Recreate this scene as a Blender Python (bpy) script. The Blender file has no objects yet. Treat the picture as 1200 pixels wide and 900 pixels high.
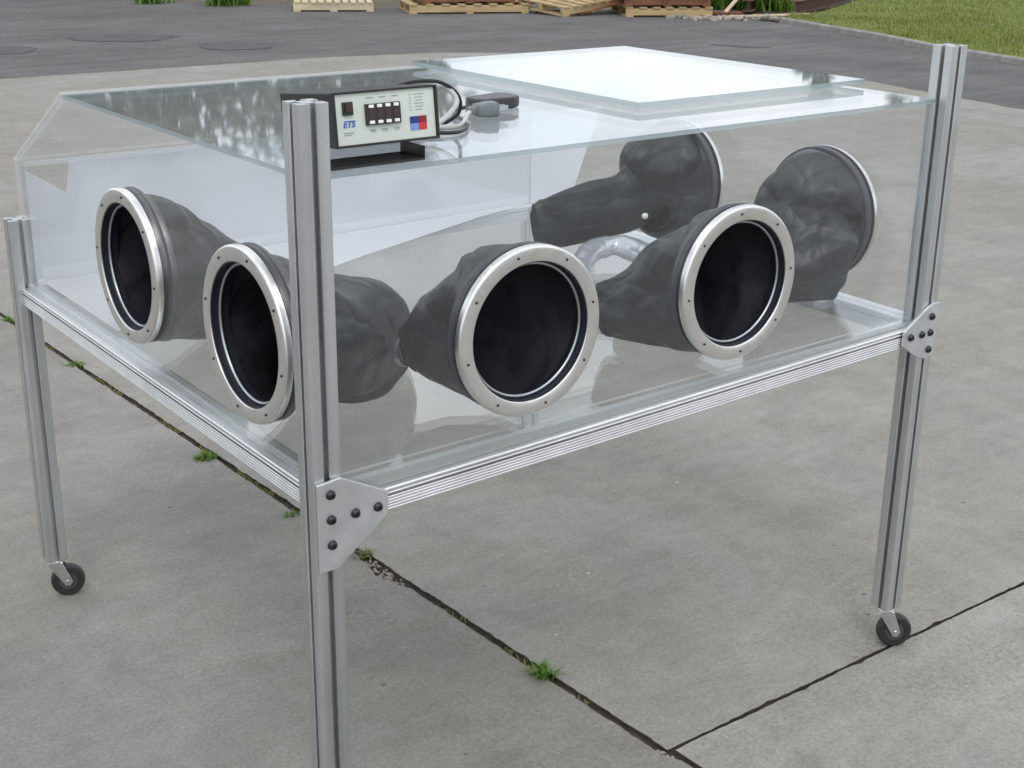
import bpy, bmesh, math, random
from mathutils import Vector, Matrix, noise
R = math.radians
random.seed(7)

# ---------------------------------------------------------------- camera, world, sun, exposure
S = bpy.context.scene
COL = S.collection
cam_d = bpy.data.cameras.new("camera")
cam = bpy.data.objects.new("camera", cam_d)
COL.objects.link(cam)
r_ = Vector((0.798418, -0.601995, 0.011418)); u_ = Vector((0.194674, 0.276044, 0.941223)); f_ = Vector((0.569764, 0.749267, -0.337591))
cam.matrix_world = Matrix(((r_.x, u_.x, -f_.x, -0.9), (r_.y, u_.y, -f_.y, -1.6482), (r_.z, u_.z, -f_.z, 1.5783), (0, 0, 0, 1)))
cam_d.sensor_width = 36.0
cam_d.lens = 36.0 * 1610.94 / 1200.0
cam_d.clip_start = 0.05
cam_d.clip_end = 2000
S.camera = cam

SUN_EL, SUN_AZ = 52.0, 215.0          # azimuth clockwise from +Y
world = bpy.data.worlds.new("World")
S.world = world
world.use_nodes = True
wn, wl = world.node_tree.nodes, world.node_tree.links
wn.clear()
w_out = wn.new("ShaderNodeOutputWorld"); w_bg = wn.new("ShaderNodeBackground")
sky = wn.new("ShaderNodeTexSky"); sky.sky_type = 'NISHITA'; sky.sun_disc = False
sky.sun_elevation = R(SUN_EL); sky.sun_rotation = R(SUN_AZ)
tc = wn.new("ShaderNodeTexCoord"); mp = wn.new("ShaderNodeMapping")
mp.inputs["Scale"].default_value = (1.0, 1.0, 2.6)
cl = wn.new("ShaderNodeTexNoise"); cl.inputs["Scale"].default_value = 2.6; cl.inputs["Detail"].default_value = 6
cr = wn.new("ShaderNodeValToRGB")
cr.color_ramp.elements[0].position = 0.36; cr.color_ramp.elements[0].color = (0.45, 0.45, 0.45, 1)
cr.color_ramp.elements[1].position = 0.56; cr.color_ramp.elements[1].color = (0.97, 0.97, 0.97, 1)
mx = wn.new("ShaderNodeMixRGB"); mx.inputs[2].default_value = (12.4, 12.5, 13.0, 1)
wl.new(tc.outputs["Generated"], mp.inputs["Vector"]); wl.new(mp.outputs["Vector"], cl.inputs["Vector"])
wl.new(cl.outputs["Fac"], cr.inputs["Fac"]); wl.new(cr.outputs["Color"], mx.inputs[0])
wl.new(sky.outputs["Color"], mx.inputs[1]); wl.new(mx.outputs["Color"], w_bg.inputs["Color"])
w_bg.inputs["Strength"].default_value = 0.10
wl.new(w_bg.outputs["Background"], w_out.inputs["Surface"])

sun_d = bpy.data.lights.new("sun", 'SUN'); sun_d.energy = 0.9; sun_d.angle = R(20); sun_d.color = (1.0, 0.96, 0.9)
sun = bpy.data.objects.new("sun", sun_d); COL.objects.link(sun)
sd = Vector((math.sin(R(SUN_AZ)) * math.cos(R(SUN_EL)), math.cos(R(SUN_AZ)) * math.cos(R(SUN_EL)), math.sin(R(SUN_EL))))
sun.rotation_euler = sd.to_track_quat('Z', 'Y').to_euler()
sun.location = (0, 0, 20)

S.view_settings.view_transform = 'Standard'; S.view_settings.look = 'None'
S.view_settings.exposure = 0.25; S.view_settings.gamma = 1.0
S.render.engine = 'CYCLES'
S.cycles.max_bounces = 14; S.cycles.transparent_max_bounces = 48; S.cycles.glossy_bounces = 6; S.cycles.diffuse_bounces = 4
S.cycles.use_denoising = True

# ---------------------------------------------------------------- helpers
def link_obj(o, parent=None):
    COL.objects.link(o)
    if parent is not None:
        o.parent = parent
    return o

def mesh_obj(name, verts, faces, m, parent=None, smooth=False, mats=None, fmat=None):
    me = bpy.data.meshes.new(name)
    me.from_pydata([tuple(v) for v in verts], [], faces)
    me.update()
    for k in (mats or [m]):
        me.materials.append(k)
    if fmat:
        for p, i in zip(me.polygons, fmat):
            p.material_index = i
    if smooth:
        for p in me.polygons:
            p.use_smooth = True
    o = bpy.data.objects.new(name, me)
    return link_obj(o, parent)

class MB:
    """collects shapes into one mesh"""
    def __init__(s): s.v = []; s.f = []; s.m = []
    def add(s, verts, faces, mi=0):
        n = len(s.v); s.v += [Vector(v) for v in verts]; s.f += [tuple(i + n for i in f) for f in faces]; s.m += [mi] * len(faces)
    def box(s, c, d, rot=None, mi=0):
        x, y, z = (k / 2 for k in d)
        vs = [Vector((sx * x, sy * y, sz * z)) for sx in (-1, 1) for sy in (-1, 1) for sz in (-1, 1)]
        if rot: vs = [rot @ v for v in vs]
        vs = [v + Vector(c) for v in vs]
        s.add(vs, [(0, 1, 3, 2), (4, 6, 7, 5), (0, 4, 5, 1), (2, 3, 7, 6), (0, 2, 6, 4), (1, 5, 7, 3)], mi)
    def tube(s, pts, rad, seg=10, mi=0, cap=True):
        pts = [Vector(p) for p in pts]; n = len(pts)
        rad = rad if isinstance(rad, (list, tuple)) else [rad] * n
        t = (pts[1] - pts[0]).normalized()
        a = t.orthogonal().normalized(); vs = []
        for i in range(n):
            t = (pts[min(i + 1, n - 1)] - pts[max(i - 1, 0)]).normalized()
            a = (a - t * a.dot(t)).normalized(); b = t.cross(a)
            for k in range(seg):
                w = 2 * math.pi * k / seg
                vs.append(pts[i] + (a * math.cos(w) + b * math.sin(w)) * rad[i])
        fs = [(i * seg + k, i * seg + (k + 1) % seg, (i + 1) * seg + (k + 1) % seg, (i + 1) * seg + k) for i in range(n - 1) for k in range(seg)]
        if cap: fs += [tuple(range(seg))[::-1], tuple((n - 1) * seg + k for k in range(seg))]
        s.add(vs, fs, mi)
    def lathe(s, prof, seg=64, mi=0, closed=True, mat=None):
        """profile of (r, w) turned about the w axis"""
        n = len(prof); vs = []
        for k in range(seg):
            a = 2 * math.pi * k / seg
            for r, w in prof:
                v = Vector((r * math.cos(a), r * math.sin(a), w)); vs.append(mat @ v if mat else v)
        fs = []
        for k in range(seg):
            k2 = (k + 1) % seg
            for i in range(n if closed else n - 1):
                j = (i + 1) % n
                fs.append((k * n + i, k2 * n + i, k2 * n + j, k * n + j))
        s.add(vs, fs, mi)
    def extrude(s, poly, frame, length, mi=0, ends=True):
        """2D polygon (a, b) swept along frame's third axis; frame = (origin, A, B, C)"""
        o, A, B, C = frame; n = len(poly)
        v0 = [o + A * a + B * b for a, b in poly]; v1 = [v + C * length for v in v0]
        fs = [(i, (i + 1) % n, n + (i + 1) % n, n + i) for i in range(n)]
        if ends: fs += [tuple(range(n))[::-1], tuple(range(n, 2 * n))]
        s.add(v0 + v1, fs, mi)
    def build(s, name, m, parent=None, smooth=False, mats=None):
        o = mesh_obj(name, s.v, s.f, m, parent, smooth, mats, s.m if mats else None)
        bm = bmesh.new(); bm.from_mesh(o.data); bmesh.ops.recalc_face_normals(bm, faces=bm.faces); bm.to_mesh(o.data); bm.free()
        return o

def bevel(o, w, seg=2, ang=35):
    md = o.modifiers.new("bevel", 'BEVEL'); md.width = w; md.segments = seg; md.limit_method = 'ANGLE'; md.angle_limit = R(ang)
    return o

def shade_auto(o, ang=35):
    for p in o.data.polygons: p.use_smooth = True
    o.data.set_sharp_from_angle(angle=R(ang))
    return o

def tag(o, label=None, cat=None, group=None, kind=None):
    if label: o["label"] = label
    if cat: o["category"] = cat
    if group: o["group"] = group
    if kind: o["kind"] = kind
    return o

def empty(name, loc=(0, 0, 0), rz=0.0):
    o = bpy.data.objects.new(name, None); COL.objects.link(o); o.location = loc; o.rotation_euler = (0, 0, rz); o.empty_display_size = 0.1
    return o

def copy_tree(o, parent=None):
    c = o.copy(); COL.objects.link(c)
    if parent is not None: c.parent = parent
    for ch in list(o.children): copy_tree(ch, c)
    return c

def sheet(name, outer, holes, t, frame, mats, parent=None, hole_seg=64):
    """flat sheet with round holes: outline in (a, b), thickness t along frame C; rim faces get mats[1]"""
    cu = bpy.data.curves.new(name + "_outline", 'CURVE'); cu.dimensions = '2D'; cu.fill_mode = 'BOTH'; cu.extrude = t / 2
    loops = [outer] + [[(x + r * math.cos(2 * math.pi * k / hole_seg), y + r * math.sin(2 * math.pi * k / hole_seg)) for k in range(hole_seg)] for x, y, r in holes]
    for lp in loops:
        sp = cu.splines.new('POLY'); sp.points.add(len(lp) - 1)
        for p, (x, y) in zip(sp.points, lp): p.co = (x, y, 0, 1)
        sp.use_cyclic_u = True
    tmp = bpy.data.objects.new(name + "_outline", cu); COL.objects.link(tmp)
    dg = bpy.context.evaluated_depsgraph_get(); dg.update()
    me = bpy.data.meshes.new_from_object(tmp.evaluated_get(dg))
    bpy.data.objects.remove(tmp); bpy.data.curves.remove(cu)
    me.name = name
    me.materials.clear()
    for k in mats: me.materials.append(k)
    for p in me.polygons:
        p.material_index = 0 if abs(p.normal.z) > 0.7 else len(mats) - 1
        p.use_smooth = False
    o_, A, B, C = frame
    me.transform(Matrix(((A.x, B.x, C.x, o_.x), (A.y, B.y, C.y, o_.y), (A.z, B.z, C.z, o_.z), (0, 0, 0, 1))))
    bm = bmesh.new(); bm.from_mesh(me); bmesh.ops.remove_doubles(bm, verts=bm.verts, dist=1e-5); bmesh.ops.recalc_face_normals(bm, faces=bm.faces); bm.to_mesh(me); bm.free()
    return link_obj(bpy.data.objects.new(name, me), parent)

X, Y, Z = Vector((1, 0, 0)), Vector((0, 1, 0)), Vector((0, 0, 1))

# ---------------------------------------------------------------- materials
def new_mat(name):
    m = bpy.data.materials.new(name); m.use_nodes = True
    nt = m.node_tree
    return m, nt.nodes, nt.links, nt.nodes["Principled BSDF"]

def plain(name, col, rough=0.5, metal=0.0, var=0.12, scale=30.0, bump=0.0, bscale=200.0, spec=0.5, stretch=(1, 1, 1)):
    m, n, l, b = new_mat(name)
    b.inputs["Roughness"].default_value = rough; b.inputs["Metallic"].default_value = metal
    b.inputs["Specular IOR Level"].default_value = spec
    t = n.new("ShaderNodeTexCoord"); mpn = n.new("ShaderNodeMapping"); mpn.inputs["Scale"].default_value = stretch
    l.new(t.outputs["Object"], mpn.inputs["Vector"])
    nz = n.new("ShaderNodeTexNoise"); nz.inputs["Scale"].default_value = scale; nz.inputs["Detail"].default_value = 5
    l.new(mpn.outputs["Vector"], nz.inputs["Vector"])
    rp = n.new("ShaderNodeValToRGB")
    c = Vector(col)
    rp.color_ramp.elements[0].position = 0.3; rp.color_ramp.elements[0].color = (*(c * (1 - var)), 1)
    rp.color_ramp.elements[1].position = 0.7; rp.color_ramp.elements[1].color = (*(c * (1 + var)), 1)
    l.new(nz.outputs["Fac"], rp.inputs["Fac"]); l.new(rp.outputs["Color"], b.inputs["Base Color"])
    if bump:
        n2 = n.new("ShaderNodeTexNoise"); n2.inputs["Scale"].default_value = bscale; n2.inputs["Detail"].default_value = 4
        l.new(mpn.outputs["Vector"], n2.inputs["Vector"])
        bp = n.new("ShaderNodeBump"); bp.inputs["Strength"].default_value = bump; bp.inputs["Distance"].default_value = 0.002
        l.new(n2.outputs["Fac"], bp.inputs["Height"]); l.new(bp.outputs["Normal"], b.inputs["Normal"])
    return m

def acrylic(name, tint, dust=0.02, f0=0.039, gain=1.0, rough=0.02):
    """thin clear sheet: Fresnel mirror over straight see-through, a trace of dust"""
    m, n, l, b = new_mat(name); n.remove(b)
    out = [k for k in n if k.type == 'OUTPUT_MATERIAL'][0]
    g = n.new("ShaderNodeNewGeometry"); dt = n.new("ShaderNodeVectorMath"); dt.operation = 'DOT_PRODUCT'
    l.new(g.outputs["Normal"], dt.inputs[0]); l.new(g.outputs["Incoming"], dt.inputs[1])
    ab = n.new("ShaderNodeMath"); ab.operation = 'ABSOLUTE'; l.new(dt.outputs["Value"], ab.inputs[0])
    iv = n.new("ShaderNodeMath"); iv.operation = 'SUBTRACT'; iv.inputs[0].default_value = 1.0; l.new(ab.outputs[0], iv.inputs[1])
    pw = n.new("ShaderNodeMath"); pw.operation = 'POWER'; pw.inputs[1].default_value = 5.0; l.new(iv.outputs[0], pw.inputs[0])
    ml = n.new("ShaderNodeMath"); ml.operation = 'MULTIPLY_ADD'; ml.inputs[1].default_value = (1 - f0) * gain; ml.inputs[2].default_value = f0; l.new(pw.outputs[0], ml.inputs[0])
    tr = n.new("ShaderNodeBsdfTransparent"); tr.inputs["Color"].default_value = (*tint, 1)
    gl = n.new("ShaderNodeBsdfGlossy"); gl.inputs["Roughness"].default_value = rough; gl.inputs["Color"].default_value = (1, 1, 1, 1)
    df = n.new("ShaderNodeBsdfDiffuse"); df.inputs["Color"].default_value = (0.8, 0.82, 0.85, 1)
    t = n.new("ShaderNodeTexCoord"); nz = n.new("ShaderNodeTexNoise"); nz.inputs["Scale"].default_value = 3.5; nz.inputs["Detail"].default_value = 8; nz.inputs["Roughness"].default_value = 0.65
    l.new(t.outputs["Object"], nz.inputs["Vector"])
    mr = n.new("ShaderNodeMapRange"); mr.inputs[1].default_value = 0.35; mr.inputs[2].default_value = 0.75; mr.inputs[3].default_value = dust * 0.3; mr.inputs[4].default_value = dust * 2.0
    l.new(nz.outputs["Fac"], mr.inputs[0])
    m1 = n.new("ShaderNodeMixShader"); m2 = n.new("ShaderNodeMixShader")
    l.new(mr.outputs[0], m1.inputs[0]); l.new(tr.outputs[0], m1.inputs[1]); l.new(df.outputs[0], m1.inputs[2])
    l.new(ml.outputs[0], m2.inputs[0]); l.new(m1.outputs[0], m2.inputs[1]); l.new(gl.outputs[0], m2.inputs[2])
    l.new(m2.outputs[0], out.inputs["Surface"])
    return m

def see_through(name, col, alpha, rough=0.4):
    """diffuse/translucent body with a share of plain see-through"""
    m, n, l, b = new_mat(name); n.remove(b)
    out = [k for k in n if k.type == 'OUTPUT_MATERIAL'][0]
    df = n.new("ShaderNodeBsdfDiffuse"); tl = n.new("ShaderNodeBsdfTranslucent"); gl = n.new("ShaderNodeBsdfGlossy"); tr = n.new("ShaderNodeBsdfTransparent")
    for k in (df, tl): k.inputs["Color"].default_value = (*col, 1)
    gl.inputs["Roughness"].default_value = rough
    a = n.new("ShaderNodeMixShader"); a.inputs[0].default_value = 0.45; l.new(df.outputs[0], a.inputs[1]); l.new(tl.outputs[0], a.inputs[2])
    c = n.new("ShaderNodeMixShader"); c.inputs[0].default_value = 0.06; l.new(a.outputs[0], c.inputs[1]); l.new(gl.outputs[0], c.inputs[2])
    d = n.new("ShaderNodeMixShader"); d.inputs[0].default_value = alpha; l.new(tr.outputs[0], d.inputs[1]); l.new(c.outputs[0], d.inputs[2])
    l.new(d.outputs[0], out.inputs["Surface"])
    return m

def metal(name, col, rough, stretch, var=0.08, bump=0.06, bscale=60):
    m, n, l, b = new_mat(name)
    b.inputs["Metallic"].default_value = 1.0
    t = n.new("ShaderNodeTexCoord"); mpn = n.new("ShaderNodeMapping"); mpn.inputs["Scale"].default_value = stretch
    l.new(t.outputs["Object"], mpn.inputs["Vector"])
    nz = n.new("ShaderNodeTexNoise"); nz.inputs["Scale"].default_value = bscale; nz.inputs["Detail"].default_value = 6
    l.new(mpn.outputs["Vector"], nz.inputs["Vector"])
    rp = n.new("ShaderNodeValToRGB"); c = Vector(col)
    rp.color_ramp.elements[0].position = 0.3; rp.color_ramp.elements[0].color = (*(c * (1 - var)), 1)
    rp.color_ramp.elements[1].position = 0.7; rp.color_ramp.elements[1].color = (*(c * (1 + var)), 1)
    l.new(nz.outputs["Fac"], rp.inputs["Fac"]); l.new(rp.outputs["Color"], b.inputs["Base Color"])
    mr = n.new("ShaderNodeMapRange"); mr.inputs[3].default_value = rough * 0.8; mr.inputs[4].default_value = rough * 1.25
    sm = n.new("ShaderNodeTexNoise"); sm.inputs["Scale"].default_value = 9; sm.inputs["Detail"].default_value = 8; sm.inputs["Roughness"].default_value = 0.68; l.new(t.outputs["Object"], sm.inputs["Vector"])
    s2 = n.new("ShaderNodeMapRange"); s2.inputs[1].default_value = 0.35; s2.inputs[2].default_value = 0.68; s2.inputs[3].default_value = 0.78; s2.inputs[4].default_value = 1.3; l.new(sm.outputs["Fac"], s2.inputs[0])
    mm_ = n.new("ShaderNodeMath"); mm_.operation = 'MULTIPLY'; l.new(mr.outputs[0], mm_.inputs[0]); l.new(s2.outputs[0], mm_.inputs[1])
    l.new(nz.outputs["Fac"], mr.inputs[0]); l.new(mm_.outputs[0], b.inputs["Roughness"])
    dk = n.new("ShaderNodeMapRange"); dk.inputs[1].default_value = 0.35; dk.inputs[2].default_value = 0.62; dk.inputs[3].default_value = 1.05; dk.inputs[4].default_value = 0.90; l.new(sm.outputs["Fac"], dk.inputs[0])
    cm = n.new("ShaderNodeMixRGB"); cm.blend_type = 'MULTIPLY'; cm.inputs[0].default_value = 1.0; l.new(rp.outputs["Color"], cm.inputs[1]); l.new(dk.outputs[0], cm.inputs[2]); l.new(cm.outputs["Color"], b.inputs["Base Color"])
    bp = n.new("ShaderNodeBump"); bp.inputs["Strength"].default_value = bump; bp.inputs["Distance"].default_value = 0.0006
    l.new(nz.outputs["Fac"], bp.inputs["Height"]); l.new(bp.outputs["Normal"], b.inputs["Normal"])
    return m

M = {}
M['clear'] = acrylic("clear_acrylic", (0.975, 0.984, 0.982), 0.012, rough=0.03)
M['clear_top'] = acrylic("clear_acrylic_top", (0.968, 0.984, 0.986), 0.028, rough=0.035)
M['clear_wall'] = acrylic("clear_acrylic_wall", (0.98, 0.986, 0.987), 0.007)
M['window'] = acrylic("clear_window", (0.985, 0.988, 0.988), 0.004, 0.02, 0.35)
M['rim'] = see_through("acrylic_rim", (0.30, 0.39, 0.40), 0.60, 0.25)
M['rim_pale'] = see_through("acrylic_rim_pale", (0.72, 0.76, 0.78), 0.38, 0.25)
def milky(name):
    m, n, l, b = new_mat(name)
    b.inputs["Base Color"].default_value = (0.74, 0.76, 0.82, 1); b.inputs["Metallic"].default_value = 0.55; b.inputs["Roughness"].default_value = 0.2; b.inputs["Specular IOR Level"].default_value = 0.8
    b.inputs["Alpha"].default_value = 0.75
    t = n.new("ShaderNodeTexCoord"); z_ = n.new("ShaderNodeTexNoise"); z_.inputs["Scale"].default_value = 45; z_.inputs["Detail"].default_value = 3
    l.new(t.outputs["Object"], z_.inputs["Vector"]); bp = n.new("ShaderNodeBump"); bp.inputs["Strength"].default_value = 0.5; bp.inputs["Distance"].default_value = 0.004
    l.new(z_.outputs["Fac"], bp.inputs["Height"]); l.new(bp.outputs["Normal"], b.inputs["Normal"])
    return m
M['sleeve_clear'] = milky("milky_plastic")
M['edging'] = see_through("floor_edging_plastic", (0.50, 0.53, 0.52), 0.7, 0.25)
M['milky_sheet'] = see_through("milky_white", (0.88, 0.90, 0.94), 0.95, 0.4)
M['post'] = metal("anodised_post", (0.60, 0.62, 0.63), 0.42, (1, 1, 0.03))
M['rail_x'] = metal("anodised_rail_long", (0.80, 0.81, 0.82), 0.46, (0.03, 1, 1))
M['rail_y'] = metal("anodised_rail_side", (0.72, 0.74, 0.75), 0.40, (1, 0.03, 1))
M['plate'] = metal("anodised_plate", (0.66, 0.68, 0.70), 0.50, (1, 1, 1), 0.05, 0.03, 25)
M['ring'] = metal("machined_ring", (0.80, 0.80, 0.79), 0.30, (1, 1, 1), 0.025, 0.015, 45)
M['lip'] = metal("bright_lip", (0.46, 0.49, 0.52), 0.36, (1, 1, 1), 0.04, 0.02, 40)
M['zinc'] = metal("zinc_fork", (0.62, 0.63, 0.62), 0.32, (1, 1, 1), 0.1, 0.05, 40)
M['bolt'] = plain("black_bolt", (0.012, 0.012, 0.014), 0.32, 0.0)
M['liner'] = plain("dark_collar", (0.016, 0.016, 0.026), 0.4)
M['gasket'] = plain("dark_gasket", (0.05, 0.052, 0.066), 0.45)
M['rubber'] = plain("black_tyre", (0.015, 0.015, 0.016), 0.55, bump=0.1)
M['hub'] = plain("wheel_hub", (0.05, 0.05, 0.055), 0.45)
M['black'] = plain("black_housing", (0.012, 0.012, 0.014), 0.38, bump=0.15, bscale=600)
M['bracket'] = plain("black_bracket", (0.010, 0.010, 0.011), 0.35)
M['face'] = plain("pale_face_plate", (0.56, 0.62, 0.56), 0.45, var=0.03)
M['switch'] = plain("dark_red_rocker", (0.035, 0.012, 0.015), 0.3)
M['panelblk'] = plain("thumbwheel_block", (0.016, 0.012, 0.014), 0.3)
M['wheelwin'] = plain("thumbwheel_drum", (0.035, 0.018, 0.02), 0.3)
M['white'] = plain("white_button", (0.8, 0.8, 0.78), 0.4, var=0.03)
M['blue'] = plain("blue_print", (0.05, 0.13, 0.48), 0.5, var=0.04)
M['navy'] = plain("navy_print", (0.01, 0.03, 0.2), 0.5, var=0.04)
M['lblue'] = plain("light_blue_print", (0.16, 0.28, 0.62), 0.5, var=0.04)
M['red'] = plain("red_print", (0.50, 0.035, 0.04), 0.5, var=0.04)
M['maroon'] = plain("maroon_print", (0.2, 0.01, 0.015), 0.5, var=0.04)
M['print'] = plain("grey_print", (0.25, 0.30, 0.28), 0.6, var=0.04)
M['cord'] = plain("grey_cord", (0.46, 0.48, 0.47), 0.45)
M['cordblk'] = plain("black_cord", (0.012, 0.012, 0.013), 0.4)
M['plug'] = plain("grey_plug", (0.14, 0.16, 0.17), 0.45)
M['adapter'] = plain("dark_adapter", (0.03, 0.03, 0.035), 0.4)

# sleeve fabric: rubberised charcoal cloth with woven grain and scuffs
def fabric():
    m, n, l, b = new_mat("charcoal_sleeve")
    b.inputs["Roughness"].default_value = 0.42; b.inputs["Specular IOR Level"].default_value = 0.45
    b.inputs["Sheen Weight"].default_value = 0.0
    t = n.new("ShaderNodeTexCoord")
    nz = n.new("ShaderNodeTexNoise"); nz.inputs["Scale"].default_value = 11; nz.inputs["Detail"].default_value = 9; nz.inputs["Roughness"].default_value = 0.62; nz.inputs["Distortion"].default_value = 1.2
    l.new(t.outputs["Object"], nz.inputs["Vector"])
    rp = n.new("ShaderNodeValToRGB")
    rp.color_ramp.elements[0].position = 0.38; rp.color_ramp.elements[0].color = (0.012, 0.017, 0.022, 1)
    rp.color_ramp.elements[1].position = 0.75; rp.color_ramp.elements[1].color = (0.048, 0.057, 0.066, 1)
    l.new(nz.outputs["Fac"], rp.inputs["Fac"])
    gb = n.new("ShaderNodeNewGeometry"); inner_shade = n.new("ShaderNodeMixRGB"); inner_shade.inputs[2].default_value = (0.010, 0.010, 0.016, 1)   # inner faces coloured near black, painting in the shade inside the sleeve
    rr_ = n.new("ShaderNodeMath"); rr_.operation = 'MULTIPLY_ADD'; rr_.inputs[1].default_value = 0.4; rr_.inputs[2].default_value = 0.42; l.new(gb.outputs["Backfacing"], rr_.inputs[0]); l.new(rr_.outputs[0], b.inputs["Roughness"])
    l.new(gb.outputs["Backfacing"], inner_shade.inputs[0]); l.new(rp.outputs["Color"], inner_shade.inputs[1]); l.new(inner_shade.outputs["Color"], b.inputs["Base Color"])
    n2 = n.new("ShaderNodeTexNoise"); n2.inputs["Scale"].default_value = 420; n2.inputs["Detail"].default_value = 2
    n3 = n.new("ShaderNodeTexNoise"); n3.inputs["Scale"].default_value = 34; n3.inputs["Detail"].default_value = 3
    l.new(t.outputs["Object"], n2.inputs["Vector"]); l.new(t.outputs["Object"], n3.inputs["Vector"])
    b1 = n.new("ShaderNodeBump"); b1.inputs["Strength"].default_value = 0.25; b1.inputs["Distance"].default_value = 0.0006
    b2 = n.new("ShaderNodeBump"); b2.inputs["Strength"].default_value = 0.15; b2.inputs["Distance"].default_value = 0.004
    l.new(n2.outputs["Fac"], b1.inputs["Height"]); l.new(n3.outputs["Fac"], b2.inputs["Height"])
    # crumpled cloth: flat facets meeting in sharp creases
    dn = n.new("ShaderNodeTexNoise"); dn.inputs["Scale"].default_value = 6; dn.inputs["Detail"].default_value = 2; l.new(t.outputs["Object"], dn.inputs["Vector"])
    dv = n.new("ShaderNodeVectorMath"); dv.operation = 'MULTIPLY_ADD'; dv.inputs[1].default_value = (0.09, 0.09, 0.09); l.new(dn.outputs["Color"], dv.inputs[0]); l.new(t.outputs["Object"], dv.inputs[2])
    prev = None
    for sc_, dist in ((8.5, 0.034), (17.0, 0.011)):
        mpv = n.new("ShaderNodeMapping"); mpv.inputs["Scale"].default_value = (1.0, 1.0, 0.55); mpv.inputs["Rotation"].default_value = (0.5, 0.3, 0.8) if sc_ < 10 else (-0.4, 0.7, 0.2)
        l.new(dv.outputs["Vector"], mpv.inputs["Vector"])
        vo = n.new("ShaderNodeTexVoronoi"); vo.inputs["Scale"].default_value = sc_; l.new(mpv.outputs["Vector"], vo.inputs["Vector"])
        bv = n.new("ShaderNodeBump"); bv.inputs["Strength"].default_value = 0.75; bv.inputs["Distance"].default_value = dist; bv.invert = True
        l.new(vo.outputs["Distance"], bv.inputs["Height"])
        if prev: l.new(prev.outputs["Normal"], bv.inputs["Normal"])
        prev = bv
    l.new(prev.outputs["Normal"], b2.inputs["Normal"])
    l.new(b2.outputs["Normal"], b1.inputs["Normal"]); l.new(b1.outputs["Normal"], b.inputs["Normal"])
    return m
M['fabric'] = fabric()

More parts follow.
